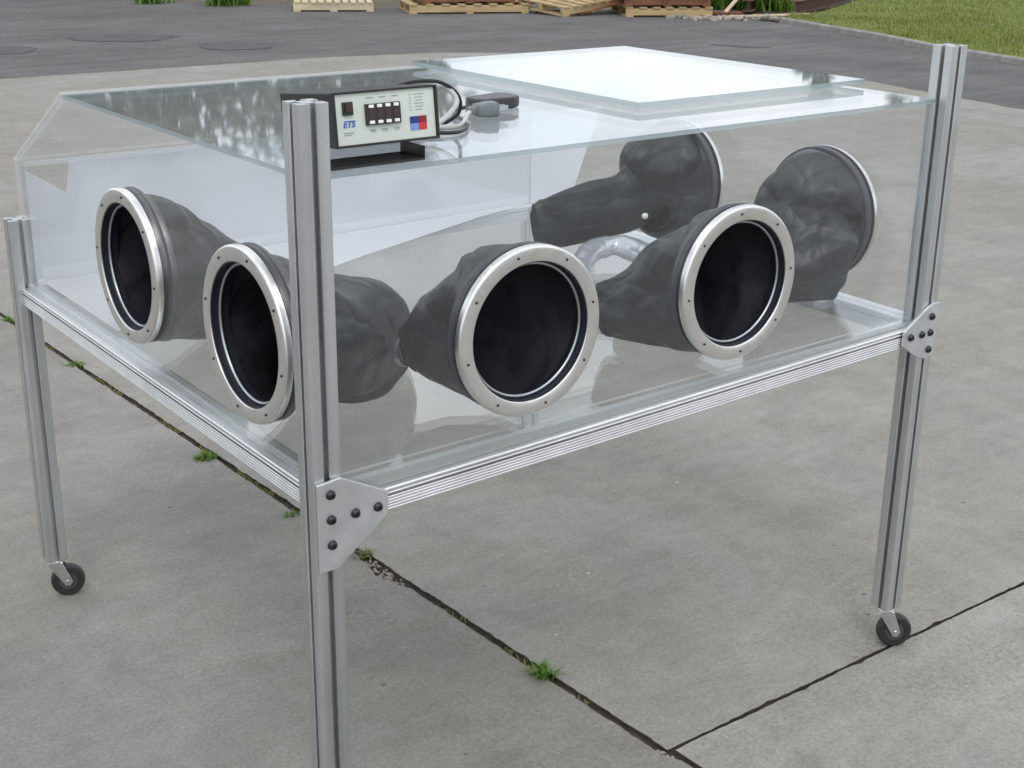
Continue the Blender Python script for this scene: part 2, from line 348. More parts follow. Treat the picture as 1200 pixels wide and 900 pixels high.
def concrete(name, tone=1.0, offs=(0, 0, 0)):
    m, n, l, b = new_mat(name)
    b.inputs["Roughness"].default_value = 0.86; b.inputs["Specular IOR Level"].default_value = 0.3
    g = n.new("ShaderNodeNewGeometry"); mpn = n.new("ShaderNodeMapping"); mpn.inputs["Location"].default_value = offs
    l.new(g.outputs["Position"], mpn.inputs["Vector"])
    def nz(scale, detail, rough=0.55, st=(1, 1, 1), d=0.0):
        mm = n.new("ShaderNodeMapping"); mm.inputs["Scale"].default_value = st; l.new(mpn.outputs["Vector"], mm.inputs["Vector"])
        k = n.new("ShaderNodeTexNoise"); k.inputs["Scale"].default_value = scale; k.inputs["Detail"].default_value = detail; k.inputs["Roughness"].default_value = rough; k.inputs["Distortion"].default_value = d
        l.new(mm.outputs["Vector"], k.inputs["Vector"]); return k
    def ramp(src, p0, c0, p1, c1):
        rp = n.new("ShaderNodeValToRGB"); e = rp.color_ramp.elements
        e[0].position = p0; e[0].color = (*c0, 1); e[1].position = p1; e[1].color = (*c1, 1)
        l.new(src.outputs[0], rp.inputs["Fac"]); return rp
    def mul(a, c, fac=1.0):
        k = n.new("ShaderNodeMixRGB"); k.blend_type = 'MULTIPLY'; k.inputs[0].default_value = fac
        l.new(a.outputs["Color"], k.inputs[1]); l.new(c.outputs["Color"], k.inputs[2]); return k
    T = tone
    base = ramp(nz(0.9, 7, 0.6, d=0.4), 0.30, (0.240 * T, 0.236 * T, 0.220 * T), 0.70, (0.276 * T, 0.271 * T, 0.253 * T))
    blot = ramp(nz(4.5, 8, 0.7), 0.32, (0.88, 0.88, 0.89), 0.62, (1.05, 1.05, 1.04))
    streak = ramp(nz(16, 7, 0.68, st=(0.8, 1.2, 1), d=0.8), 0.30, (0.91, 0.905, 0.89), 0.66, (1.06, 1.06, 1.06))
    grit = ramp(nz(110, 5, 0.75), 0.32, (0.78, 0.78, 0.79), 0.66, (1.16, 1.16, 1.15))
    fine = ramp(nz(420, 3, 0.7), 0.3, (0.84, 0.84, 0.84), 0.7, (1.13, 1.13, 1.13))
    # trowel drags and tyre scuffs: warped bands lying two ways; spalled areas where the grit shows
    drag = ramp(nz(2.2, 9, 0.72, st=(0.35, 2.2, 1), d=1.6), 0.36, (0.94, 0.935, 0.925), 0.60, (1.05, 1.05, 1.05))
    drag2 = ramp(nz(2.6, 9, 0.74, st=(2.0, 0.4, 1), d=1.2), 0.30, (0.94, 0.94, 0.935), 0.50, (1.03, 1.03, 1.03))
    stain = ramp(nz(0.55, 8, 0.7, d=1.0), 0.40, (0.93, 0.92, 0.885), 0.58, (1.03, 1.03, 1.04))
    rough = ramp(nz(70, 6, 0.8), 0.36, (0.62, 0.615, 0.60), 0.60, (1.22, 1.22, 1.20))
    where = ramp(nz(1.1, 8, 0.72, d=0.6), 0.50, (0, 0, 0), 0.66, (0.75, 0.75, 0.75))
    c = mul(mul(mul(mul(base, blot), streak), grit), fine)
    c = mul(mul(mul(c, drag), drag2), stain)
    sp_ = n.new("ShaderNodeMixRGB"); sp_.blend_type = 'MULTIPLY'
    l.new(where.outputs["Color"], sp_.inputs[0]); l.new(c.outputs["Color"], sp_.inputs[1]); l.new(rough.outputs["Color"], sp_.inputs[2])
    c = sp_
    # scattered pale chips and dark pits, each with a shape of its own
    def specks(scale, thr, col, seedoff):
        mm = n.new("ShaderNodeMapping"); mm.inputs["Location"].default_value = seedoff; l.new(mpn.outputs["Vector"], mm.inputs["Vector"])
        v = n.new("ShaderNodeTexVoronoi"); v.inputs["Scale"].default_value = scale; l.new(mm.outputs["Vector"], v.inputs["Vector"])
        sep = n.new("ShaderNodeSeparateColor"); l.new(v.outputs["Color"], sep.inputs["Color"])
        rad = n.new("ShaderNodeMath"); rad.operation = 'MULTIPLY_ADD'; rad.inputs[1].default_value = 0.55; rad.inputs[2].default_value = thr
        l.new(sep.outputs[0], rad.inputs[0])
        wob = nz(scale * 4, 3); wm = n.new("ShaderNodeMath"); wm.operation = 'MULTIPLY_ADD'; wm.inputs[1].default_value = 0.25; wm.inputs[2].default_value = -0.12
        l.new(wob.outputs[0], wm.inputs[0])
        dd = n.new("ShaderNodeMath"); dd.operation = 'ADD'; l.new(v.outputs["Distance"], dd.inputs[0]); l.new(wm.outputs[0], dd.inputs[1])
        ls = n.new("ShaderNodeMath"); ls.operation = 'LESS_THAN'; l.new(dd.outputs[0], ls.inputs[0]); l.new(rad.outputs[0], ls.inputs[1])
        k = n.new("ShaderNodeMixRGB"); l.new(ls.outputs[0], k.inputs[0]); k.inputs[2].default_value = (*col, 1)
        return k
    k1 = specks(16, -0.485, (0.48, 0.48, 0.46), (3.1, 1.7, 0)); l.new(c.outputs["Color"], k1.inputs[1])
    k2 = specks(14, -0.46, (0.11, 0.105, 0.095), (9.3, 4.4, 0)); l.new(k1.outputs["Color"], k2.inputs[1])
    l.new(k2.outputs["Color"], b.inputs["Base Color"])
    bp = n.new("ShaderNodeBump"); bp.inputs["Strength"].default_value = 0.35; bp.inputs["Distance"].default_value = 0.003
    hb = nz(150, 6, 0.7); l.new(hb.outputs[0], bp.inputs["Height"]); l.new(bp.outputs["Normal"], b.inputs["Normal"])
    return m
M['concrete'] = concrete("old_concrete")
M['concrete_b'] = concrete("old_concrete_left", 0.86, (5, 2, 0))
M['concrete_c'] = concrete("old_concrete_front", 1.06, (11, 7, 0))

def asphalt():
    m, n, l, b = new_mat("weathered_asphalt")
    b.inputs["Roughness"].default_value = 0.9; b.inputs["Specular IOR Level"].default_value = 0.3
    g = n.new("ShaderNodeNewGeometry")
    def nz(scale, detail, rough=0.6, st=(1, 1, 1)):
        mm = n.new("ShaderNodeMapping"); mm.inputs["Scale"].default_value = st; l.new(g.outputs["Position"], mm.inputs["Vector"])
        k = n.new("ShaderNodeTexNoise"); k.inputs["Scale"].default_value = scale; k.inputs["Detail"].default_value = detail; k.inputs["Roughness"].default_value = rough
        l.new(mm.outputs["Vector"], k.inputs["Vector"]); return k
    def ramp(src, p0, c0, p1, c1):
        rp = n.new("ShaderNodeValToRGB"); e = rp.color_ramp.elements
        e[0].position = p0; e[0].color = (*c0, 1); e[1].position = p1; e[1].color = (*c1, 1); l.new(src.outputs[0], rp.inputs["Fac"]); return rp
    a = ramp(nz(0.7, 8), 0.3, (0.095, 0.095, 0.096), 0.7, (0.155, 0.153, 0.153))
    c = ramp(nz(26, 6, 0.75), 0.3, (0.72, 0.72, 0.72), 0.7, (1.22, 1.22, 1.22))
    d = ramp(nz(3.0, 7, 0.7, (0.3, 1.6, 1)), 0.35, (0.8, 0.8, 0.8), 0.62, (1.06, 1.06, 1.06))
    k = n.new("ShaderNodeMixRGB"); k.blend_type = 'MULTIPLY'; k.inputs[0].default_value = 1; l.new(a.outputs[0], k.inputs[1]); l.new(c.outputs[0], k.inputs[2])
    k2 = n.new("ShaderNodeMixRGB"); k2.blend_type = 'MULTIPLY'; k2.inputs[0].default_value = 1; l.new(k.outputs[0], k2.inputs[1]); l.new(d.outputs[0], k2.inputs[2])
    l.new(k2.outputs[0], b.inputs["Base Color"])
    bp = n.new("ShaderNodeBump"); bp.inputs["Strength"].default_value = 0.6; bp.inputs["Distance"].default_value = 0.01
    h = nz(60, 5, 0.7); l.new(h.outputs[0], bp.inputs["Height"]); l.new(bp.outputs["Normal"], b.inputs["Normal"])
    return m
M['asphalt'] = asphalt()
M['patch'] = plain("dark_asphalt_patch", (0.075, 0.073, 0.078), 0.85, var=0.25, scale=8, bump=0.4, bscale=50)
M['dirt'] = plain("joint_dirt", (0.045, 0.038, 0.028), 0.95, var=0.35, scale=40, bump=0.5, bscale=80)
M['soil'] = plain("bare_soil", (0.10, 0.085, 0.055), 0.95, var=0.3, scale=5, bump=0.5, bscale=60)
M['turf'] = plain("turf_soil", (0.12, 0.16, 0.032), 0.95, var=0.3, scale=2.5, bump=0.4, bscale=50)
M['kerb'] = plain("kerb_concrete", (0.24, 0.235, 0.225), 0.9, var=0.2, scale=9, bump=0.3, bscale=120)
M['stone'] = plain("rubble_stone", (0.26, 0.24, 0.21), 0.9, var=0.35, scale=10, bump=0.4, bscale=90)
M['rust'] = plain("rusty_steel", (0.105, 0.055, 0.045), 0.8, var=0.35, scale=12, bump=0.3, bscale=60)
M['wood_pale'] = plain("pale_pallet_wood", (0.52, 0.44, 0.30), 0.85, var=0.2, scale=9, stretch=(0.2, 2, 2), bump=0.3, bscale=60)
M['wood_tan'] = plain("tan_pallet_wood", (0.40, 0.30, 0.16), 0.85, var=0.25, scale=9, stretch=(0.2, 2, 2), bump=0.3, bscale=60)
M['wood_brown'] = plain("brown_pallet_wood", (0.17, 0.075, 0.04), 0.85, var=0.3, scale=9, stretch=(0.2, 2, 2), bump=0.3, bscale=60)
M['bark'] = plain("bark", (0.10, 0.08, 0.06), 0.9, var=0.3, scale=6, stretch=(2, 2, 0.4), bump=0.6, bscale=25)

def leafmat(name, a, c, trans=0.35):
    m, n, l, b = new_mat(name)
    oi = n.new("ShaderNodeNewGeometry"); nz = n.new("ShaderNodeTexNoise"); nz.inputs["Scale"].default_value = 1.7; nz.inputs["Detail"].default_value = 6
    l.new(oi.outputs["Position"], nz.inputs["Vector"])
    ad = n.new("ShaderNodeMath"); ad.operation = 'MULTIPLY_ADD'; ad.inputs[1].default_value = 0.4; l.new(oi.outputs["Random Per Island"], ad.inputs[0]); l.new(nz.outputs["Fac"], ad.inputs[2])
    rp = n.new("ShaderNodeValToRGB"); rp.color_ramp.elements[0].position = 0.4; rp.color_ramp.elements[0].color = (*a, 1); rp.color_ramp.elements[1].position = 0.95; rp.color_ramp.elements[1].color = (*c, 1)
    l.new(ad.outputs[0], rp.inputs["Fac"]); l.new(rp.outputs["Color"], b.inputs["Base Color"])
    b.inputs["Roughness"].default_value = 0.55
    tl = n.new("ShaderNodeBsdfTranslucent"); l.new(rp.outputs["Color"], tl.inputs["Color"])
    ms = n.new("ShaderNodeMixShader"); ms.inputs[0].default_value = trans
    out = [k for k in n if k.type == 'OUTPUT_MATERIAL'][0]
    l.new(b.outputs[0], ms.inputs[1]); l.new(tl.outputs[0], ms.inputs[2]); l.new(ms.outputs[0], out.inputs["Surface"])
    return m
M['leaf'] = leafmat("tree_leaf", (0.08, 0.12, 0.09), (0.14, 0.19, 0.14))
M['weed'] = leafmat("weed_leaf", (0.05, 0.12, 0.015), (0.15, 0.26, 0.03))
M['weed_dry'] = leafmat("weed_dry_leaf", (0.12, 0.14, 0.03), (0.26, 0.24, 0.08))
M['grass'] = leafmat("grass_blade", (0.13, 0.165, 0.025), (0.27, 0.29, 0.075))

# ================================================================ SETTING
def edge_pts(a, b, step=0.012, amp=0.0042, seed=0, chips=()):
    """straight slab edge broken into short pieces and roughened to its right"""
    a, b = Vector(a), Vector(b); L_ = (b - a).length; d = (b - a) / L_; nrm = Vector((-d.y, d.x)); k = max(2, int(L_ / step)); out = []
    for i in range(k):
        p = a + d * (L_ * i / k)
        e = noise.noise(Vector((p.x * 14, p.y * 14, seed))) * amp + noise.noise(Vector((p.x * 55, p.y * 55, seed + 3))) * amp * 0.9
        for cx, cy, cr, cd in chips:
            q = (p - Vector((cx, cy))).length / cr
            if q < 1: e -= 0 if cd == 0 else -cd * (1 - q * q) * (0.75 + 0.5 * noise.noise(Vector((p.x * 60, p.y * 60, 9))))
        out.append(p + nrm * e)
    return out

g = mesh_obj("ground", [(-900, -900, -0.045), (900, -900, -0.045), (900, 900, -0.045), (-900, 900, -0.045)], [(0, 1, 2, 3)], M['soil'])
tag(g, kind='structure')
g = mesh_obj("asphalt_road", [(-60, -40, -0.02), (12.2, -40, -0.02), (12.2, 6.0, -0.02), (12.6, 9.0, -0.02), (13.2, 11.3, -0.02), (14.1, 13.0, -0.02), (9.6, 16.1, -0.02), (5.0, 21.5, -0.02), (-60, 21.5, -0.02)],
             [tuple(range(9))], M['asphalt']); tag(g, kind='structure')

def slab(name, pts, m, z=0.0, th=0.03):
    fr = (Vector((0, 0, z - th / 2)), X, Y, Z)
    o = sheet(name, [(p.x, p.y) for p in pts], [], th, fr, [m, M['dirt']])
    return tag(o, kind='structure')

JX0, JY0 = 0.7254, -0.0182           # where the two joints meet
def jx(y): return JX0 - 0.0303 * (y - JY0)
W1, W2 = 0.0100, 0.0050                # half widths of the two joints
sp = [(0.690, 0.97, 0.115, 0.024), (0.70, 0.90, 0.07, 0.014)]
cn = [(0.715, -0.01, 0.05, 0.02)]
far_y = 10.65
# left slab, from the long joint westwards
pl = edge_pts((jx(-6) + W1 - .003, -6), (jx(-.02) + W1 - .003, -.02), seed=1, amp=.002, chips=cn) + edge_pts((jx(-.02) - W1, -.02), (jx(far_y) - W1, far_y), seed=1, chips=sp)
pl += edge_pts((jx(far_y) - W1, far_y), (-8, 10.95), step=0.2, amp=0.03, seed=2) + [Vector((-8, 10.95)), Vector((-8, -6))]
slab("concrete_slab", pl, M['concrete_b'])
# slab under the box
pb = edge_pts((6.152, JY0 + W2), (6.152, 10.62), step=0.05, seed=4) if False else None
p2 = edge_pts((jx(JY0) + W1, JY0 + W2), (6.150, JY0 + W2), seed=5, amp=.0024, chips=[(1.02, -.013, .02, .004), (1.58, -.013, .018, .008), (1.95, -.013, .02, .009)])
p2 += edge_pts((6.150, JY0 + W2), (6.150, 10.60), step=0.06, amp=0.003, seed=6)
p2 += edge_pts((6.150, 10.60), (jx(far_y) + W1, far_y), step=0.15, amp=0.02, seed=7)
p2 += edge_pts((jx(far_y) + W1, far_y), (jx(JY0) + W1, JY0 + W2), seed=8)
slab("concrete_slab", p2, M['concrete'])
# slab beyond, its far corner rounded
p3 = edge_pts((6.163, JY0 + W2), (9.0, JY0 + W2), seed=9) + edge_pts((8.92, JY0 + W2), (8.95, 4.8), step=0.15, amp=0.03, seed=10)
p3 += edge_pts((8.95, 4.8), (9.28, 6.4), step=0.12, amp=0.02, seed=11) + edge_pts((9.28, 6.4), (9.38, 8.3), step=0.12, amp=0.02, seed=12)
p3 += edge_pts((9.38, 8.3), (8.9, 9.4), step=0.12, amp=0.02, seed=13) + edge_pts((8.9, 9.4), (7.2, 10.42), step=0.12, amp=0.02, seed=14)
p3 += edge_pts((7.2, 10.42), (6.163, 10.60), step=0.12, amp=0.02, seed=15) + edge_pts((6.163, 10.60), (6.163, JY0 + W2), step=0.06, amp=0.003, seed=16)
slab("concrete_slab", p3, M['concrete'], z=-0.003)
# slab in front
p4 = edge_pts((jx(-6) + W1, -6), (9.0, -6), step=0.3, seed=17) + [Vector((9.0, -6))] + edge_pts((9.0, JY0 - W2), (jx(JY0) + W1, JY0 - W2), seed=18, amp=.0024, chips=[(1.12, -.023, .02, .005), (1.30, -.023, .015, .006)])
slab("concrete_slab", p4, M['concrete_c'], z=0.001)
j = mesh_obj("joint_bed", [(-1.2, -6, -0.010), (1.4, -6, -0.010), (0.9, 10.6, -0.010), (-0.1, 10.6, -0.010)], [(0, 1, 2, 3)], M['dirt']); tag(j, kind='structure')
j = mesh_obj("joint_bed", [(0.95, -0.06, -0.009), (8.9, -0.06, -0.009), (8.9, 0.03, -0.009), (0.95, 0.03, -0.009)], [(0, 1, 2, 3)], M['dirt']); tag(j, kind='structure')

# dark worn patches in the asphalt
def blob(name, cx, cy, rx, ry, rot, m, z, seed):
    vs = []
    for k in range(40):
        a = 2 * math.pi * k / 40; e = 1 + 0.30 * noise.noise(Vector((math.cos(a) * 1.6, math.sin(a) * 1.6, seed))) + 0.16 * noise.noise(Vector((math.cos(a) * 5, math.sin(a) * 5, seed)))
        x, y = rx * e * math.cos(a), ry * e * math.sin(a)
        vs.append((cx + x * math.cos(rot) - y * math.sin(rot), cy + x * math.sin(rot) + y * math.cos(rot), z))
    o = mesh_obj(name, vs, [tuple(range(40))], m); return tag(o, kind='structure')
blob("asphalt_patch", 5.15, 13.6, 0.62, 0.38, R(-25), M['patch'], -0.016, 3)
blob("asphalt_patch", 5.82, 12.15, 0.42, 0.36, R(-20), M['patch'], -0.016, 8)
blob("asphalt_patch", 3.45, 13.05, 0.50, 0.45, R(-20), M['patch'], -0.016, 12)
blob("asphalt_patch", 10.6, 9.3, 0.35, 0.10, R(120), M['patch'], -0.016, 22)

# kerb along the far right of the road and the lawn behind it
kerb_line = [(11.6, -12), (11.66, 2.0), (11.72, 6.4), (11.93, 7.35), (12.10, 7.92), (12.52, 8.96), (13.0, 10.4), (13.25, 11.2)]
kb = MB()
sec = [(0.0, -0.05), (0.006, 0.03), (0.02, 0.042), (0.075, 0.044), (0.085, -0.05)]
vs = []
for i, p in enumerate(kerb_line):
    a = Vector(kerb_line[max(i - 1, 0)]); c = Vector(kerb_line[min(i + 1, len(kerb_line) - 1)]); d = (c - a).normalized(); nr = Vector((d.y, -d.x))
    for o_, h_ in sec: vs.append((p[0] + nr.x * o_, p[1] + nr.y * o_, h_ + 0.01 * noise.noise(Vector((p[0], p[1], i)))))
ns = len(sec)
kb.add(vs, [(i * ns + k, i * ns + (k + 1) % ns, (i + 1) * ns + (k + 1) % ns, (i + 1) * ns + k) for i in range(len(kerb_line) - 1) for k in range(ns)] + [tuple(range(ns)), tuple((len(kerb_line) - 1) * ns + k for k in range(ns))])
tag(kb.build("kerb", M['kerb']), kind='structure')
lawn_out = [(x + 0.08, y - 0.01) for x, y in kerb_line] + [(14.6, 11.6), (17.5, 13.2), (22, 17.5), (60, 30), (60, -12)]
o = sheet("lawn", lawn_out, [], 0.05, (Vector((0, 0, 0.020)), X, Y, Z), [M['turf'], M['turf']]); tag(o, kind='structure')

def blades(mb, x, y, z, h, w, lean=0.5, mi=0, seg=2):
    a = random.uniform(0, 2 * math.pi); d = Vector((math.cos(a), math.sin(a), 0)); s_ = Vector((-d.y, d.x, 0)) * w / 2
    ln = random.uniform(0.1, lean); p = Vector((x, y, z)); q = p + Vector((0, 0, h * 0.6)) + d * h * ln * 0.35; t = p + Vector((0, 0, h * (1 - 0.25 * ln))) + d * h * ln
    mb.add([p - s_, p + s_, q + s_ * 0.7, q - s_ * 0.7, t], [(0, 1, 2, 3), (3, 2, 4)], mi)

# grass on the part of the lawn that is in view
gm = MB()
def inside(x, y, poly):
    r = False
    for i in range(len(poly)):
        (x1, y1), (x2, y2) = poly[i], poly[i - 1]
        if (y1 > y) != (y2 > y) and x < (x2 - x1) * (y - y1) / (y2 - y1) + x1: r = not r
    return r
cnt = 0
while cnt < 26000:
    x, y = random.uniform(11.7, 24), random.uniform(4.5, 19)
    if not inside(x, y, lawn_out): continue
    if random.random() > 1.4 / (1 + 0.07 * ((x - 11.7) ** 2)): continue
    cnt += 1
    hgt = 0.045 + 0.035 * noise.noise(Vector((x * 0.8, y * 0.8, 0)))
    blades(gm, x, y, 0.043, max(0.02, hgt) * random.uniform(0.6, 1.4), 0.012, 0.8)
tag(gm.build("grass", M['grass']), "short rough green grass of the lawn beyond the kerb", "grass", kind='stuff')

# ================================================================ STAND (aluminium profiles on castors)
W, L, h = 1.40, 1.269, 0.0233
LO = 0.0253                              # back posts stand just behind the box
def zr(x, y): return 0.7272 + 0.009 * x + 0.009 * y      # height of the rails' centre line
def za(x): return 0.7065 + (0.739 - 0.7065) * x / 1.4          # the front rail hangs a little lower at its near end
RH = 0.0202
stand = empty("aluminium_stand", (0.7, 0.65, 0.0))
tag(stand, "silver slotted aluminium frame on small black castors carrying the clear box", "stand")
OFF = Vector((-0.7, -0.65, 0))
def place(o):                          # world coordinates to the stand's own
    o.data.transform(Matrix.Translation(OFF)); return o

def slot_profile(hh, sw=0.0042, sd=0.012, c=0.0022):
    """square bar with one T slot in each side and softened corners"""
    q = []
    for k in range(4):
        a = k * math.pi / 2; ca, sa = math.cos(a), math.sin(a)
        pts = [(-hh, -hh + c), (-hh + c * 0.3, -hh + c * 0.3), (-hh + c, -hh),
               (-sw - 0.0018, -hh), (-sw, -hh + 0.0018), (-sw, -hh + 0.006), (-sw - 0.004, -hh + 0.0062), (-sw - 0.004, -hh + sd),
               (sw + 0.004, -hh + sd), (sw + 0.004, -hh + 0.0062), (sw, -hh + 0.006), (sw, -hh + 0.0018), (sw + 0.0018, -hh)]
        q += [(x * ca - y * sa, x * sa + y * ca) for x, y in pts]
    return q
prof = slot_profile(h)
posts = {'near': (0, 0, 0.0985, 1.3098), 'right': (W, 0, 0.0985, 1.3098), 'left': (0, L + LO, 0.0985, 0.9054), 'far': (W, L + LO, 0.0985, zr(W, L) + 0.019)}
for k, (x, y, z0, z1) in posts.items():
    b = MB(); b.extrude(prof, (Vector((x, y, z0)), X, Y, Z), z1 - z0)
    place(b.build("post", M['post'], stand))

def flute_profile(hh, rh):
    """rail section: ledge, narrow slot and a row of half-round flutes on both faces"""
    side = []
    def ridge(z0, z1, amp, k=5):
        for i in range(k): t = (i + 0.5) / k; side.append((-hh - amp * math.sin(math.pi * t), z0 + (z1 - z0) * t))
    ridge(rh, rh - 0.0070, 0.0024); side.append((-hh + 0.0022, rh - 0.0073)); side.append((-hh + 0.0022, rh - 0.0080))
    ridge(rh - 0.0083, rh - 0.0122, 0.0016)
    side += [(-hh + 0.009, rh - 0.0125), (-hh + 0.009, rh - 0.0150)]
    z = rh - 0.0152; step = (2 * rh - 0.0152 - 0.001) / 5
    for i in range(5):
        ridge(z - 0.0002, z - step + 0.0002, 0.0012, 4); z -= step; side.append((-hh + 0.0014, z))
    side.append((-hh + 0.0015, -rh))
    return side + [(-a, b) for a, b in reversed(side)]
fp = flute_profile(h - 0.001, RH)
def rail(name, p, q, m):
    p, q = Vector(p), Vector(q); c = (q - p); ln = c.length; c.normalize()
    A = Vector((-c.y, c.x, 0)).normalized(); B = c.cross(A); B = B if B.z > 0 else -B
    b = MB(); b.extrude(fp, (p, A, B, c), ln)
    return place(b.build(name, m, stand))
g_ = 0.0006
rail("rail", (h + g_, 0, za(h)), (W - h - g_, 0, za(W - h)), M['rail_x'])
rail("rail", (0.010, h + g_, zr(0, h)), (0.010, L + LO - h - g_, zr(0, L)), M['rail_y'])
rail("rail", (h + g_, L + LO, zr(h, L)), (W - h - g_, L + LO, zr(W - h, L)), M['rail_x'])
rail("rail", (W, h + g_, zr(W, h)), (W, L + LO - h - g_, zr(W, L)), M['rail_y'])

def gusset(x, flip, zc, y, normal=-1):
    """five-hole joining plate; flip mirrors it"""
    s = -1 if flip else 1
    pts = [(-0.0215, 0.060), (0.018, 0.064), (0.099, 0.022), (0.099, -0.014), (0.070, -0.037), (0.030, -0.066), (0.010, -0.082), (-0.0215, -0.082)]
    if flip:
        pts = [(-0.0225, 0.060), (-0.002, 0.062), (0.020, 0.052), (0.083, 0.0155), (0.083, -0.0165), (0.034, -0.048), (0.006, -0.056), (-0.0185, -0.052)]
    t = 0.006
    pts = [(a * s, b) for a, b in pts]
    if flip: pts = pts[::-1]
    b = MB(); b.extrude(pts, (Vector((x, y, zc)), X, Z, Vector((0, normal, 0))), t)
    o = place(b.build("corner_plate", M['plate'], stand)); bevel(o, 0.0012)
    holes = [(0.0, 0.041), (0.0, 0.001), (0.0, -0.040), (0.041, 0.001), (0.080, 0.001)]
    if flip: holes = [(0.0, 0.034), (0.0, 0.0), (0.0, -0.036), (0.027, 0.0), (0.062, 0.0)]
    for a, c in holes:
        bb = MB(); rot = Matrix.Translation(Vector((x + a * s, y + normal * (t + 0.0002), zc + c)) + OFF) @ Matrix.Rotation(R(90 if normal < 0 else -90), 4, 'X')
        bb.lathe([(0.0001, 0.0045), (0.0022, 0.0045), (0.0026, 0.0062), (0.0042, 0.0060), (0.0062, 0.0045), (0.0074, 0.002), (0.0078, 0.0), (0.0001, 0.0)], 20, mat=rot)
        shade_auto(bb.build("bolt", M['bolt'], o), 50)
gusset(0, False, za(0) - 0.002, -h - 0.0012)
gusset(W, True, za(W) + 0.001, -h - 0.0012)

def caster(x, y, rz, zt=0.0983):
    c = empty("caster", (x + OFF.x, y + OFF.y, 0)); c.parent = stand; c.rotation_euler = (0, 0, rz)
    tr = 0.024                                         # trail of the swivel
    b = MB()
    b.lathe([(0.0001, 0.0962), (0.019, 0.0962), (0.021, 0.0935), (0.021, 0.0890), (0.0001, 0.0890)], 24)
    b.lathe([(0.0001, zt), (0.014, zt), (0.014, 0.0962), (0.0001, 0.0962)], 16)
    for s in (-1, 1):
        pts = [(-0.018, 0.0895), (0.016, 0.0895), (tr + 0.011, 0.040), (tr + 0.006, 0.029), (tr - 0.006, 0.029), (tr - 0.012, 0.040)]
        b.extrude(pts, (Vector((0, s * 0.0165 - 0.0012, 0)), X, Z, Y), 0.0024)
    b.box((0, 0, 0.0896), (0.034, 0.035, 0.0026))
    bevel(b.build("fork", M['zinc'], c), 0.0006, 1)
    wm = Matrix.Translation((tr, 0, 0.0385)) @ Matrix.Rotation(R(90), 4, 'X')
    b = MB(); b.lathe([(0.022, -0.0125), (0.034, -0.0125), (0.0372, -0.0095), (0.0385, -0.004), (0.0385, 0.004), (0.0372, 0.0095), (0.034, 0.0125), (0.022, 0.0125)], 40, mat=wm)
    w = b.build("wheel", M['rubber'], c); shade_auto(w, 40)
    b = MB(); b.lathe([(0.0001, -0.0128), (0.008, -0.0135), (0.011, -0.0105), (0.0215, -0.0110), (0.0215, 0.0110), (0.011, 0.0105), (0.008, 0.0135), (0.0001, 0.0128)], 32, mat=wm)
    shade_auto(b.build("hub", M['hub'], c), 40)
    b = MB(); b.lathe([(0.0001, -0.0205), (0.005, -0.0205), (0.0055, -0.018), (0.0055, 0.018), (0.005, 0.0205), (0.0001, 0.0205)], 12, mat=wm)
    b.build("axle_nut", M['zinc'], c)
    return c
caster(W, 0, R(-35)); caster(0, L + LO, R(-20)); caster(0, 0, R(60)); caster(W, L + LO, R(60))

# ================================================================ GLOVE BOX
HT, D, ZS, T = 1.2092, 0.3308, 1.0308, 0.0075
XR = W - h - 0.0012                        # outside face of the right-hand wall
box = empty("glove_box", (0, 0, 0))
tag(box, "clear acrylic glove box with sloped back, grey sleeves and six round silver ports", "glove box")
FT = 0.008
def zf(x, y): return zr(x, y) + RH + 0.0004     # underside of the floor sheet
nx = Vector((1, 0, 0.009)).normalized(); ny = Vector((0, 1, 0.009)).normalized()
nt_ = h + 0.0012
floor_pts = [(nt_, -0.012), (XR, -0.012), (XR, L), (0, L), (0, nt_), (nt_, nt_)]
nz_ = nx.cross(ny).normalized()
sheet("floor_sheet", floor_pts, [], FT, (Vector((0, 0, zf(0, 0))) + nz_ * FT / 2, nx, ny, nz_), [M['clear'], M['rim_pale']], box)
zt0 = za(nt_) + RH + .0004; zt1 = za(XR) + RH + .0004
eb = MB(); eb.extrude([(nt_, zt0), (XR, zt1), (XR, max(zf(XR, 0) - .0004, zt1 + .001)), (nt_, zf(nt_, 0) - .0004)], (Vector((0, -0.012, 0)), X, Z, Y), 0.018)
eb.build("floor_edging", M['edging'], box)
def fl(x, y): return zf(x, y) + FT + 0.0006
PR, PRH = 0.141, 0.119
A_P = [(0.383, 0.920), (0.853, 0.925)]; B_P = [(0.665, 0.938), (0.205, 0.930)]; D_P = [(0.70, 0.937), (0.258, 0.940)]
zt_ = HT - T - 0.0006
# front wall (y = 0 .. T)
sheet("front_wall", [(nt_, fl(nt_, 0)), (XR - T - .0006, fl(XR, 0)), (XR - T - .0006, zt_), (nt_, zt_)], [(x, z, PRH) for x, z in A_P], T, (Vector((0, T / 2, 0)), X, Z, -Y), [M['clear_wall'], M['rim_pale']], box)
side = lambda x: [(nt_ if x < .1 else 0.0, fl(x, 0)), (L, fl(x, L)), (L, ZS), (L - D, zt_), (nt_ if x < .1 else 0.0, zt_)]
sheet("side_wall", side(0), [(y, z, PRH) for y, z in B_P], T, (Vector((T / 2, 0, 0)), Y, Z, X), [M['clear_wall'], M['rim_pale']], box)
sheet("side_wall", side(XR), [(y, z, PRH) for y, z in D_P], T, (Vector((XR - T / 2, 0, 0)), Y, Z, X), [M['clear_wall'], M['rim_pale']], box)
sheet("back_wall", [(T + .0006, fl(0, L)), (XR - T - .0006, fl(XR, L)), (XR - T - .0006, ZS - .004), (T + .0006, ZS - .004)], [], T, (Vector((0, L - T / 2 - .0006, 0)), X, Z, -Y), [M['clear_wall'], M['rim_pale']], box)
sl = Vector((0, -D, HT - ZS)); sln = sl.normalized()
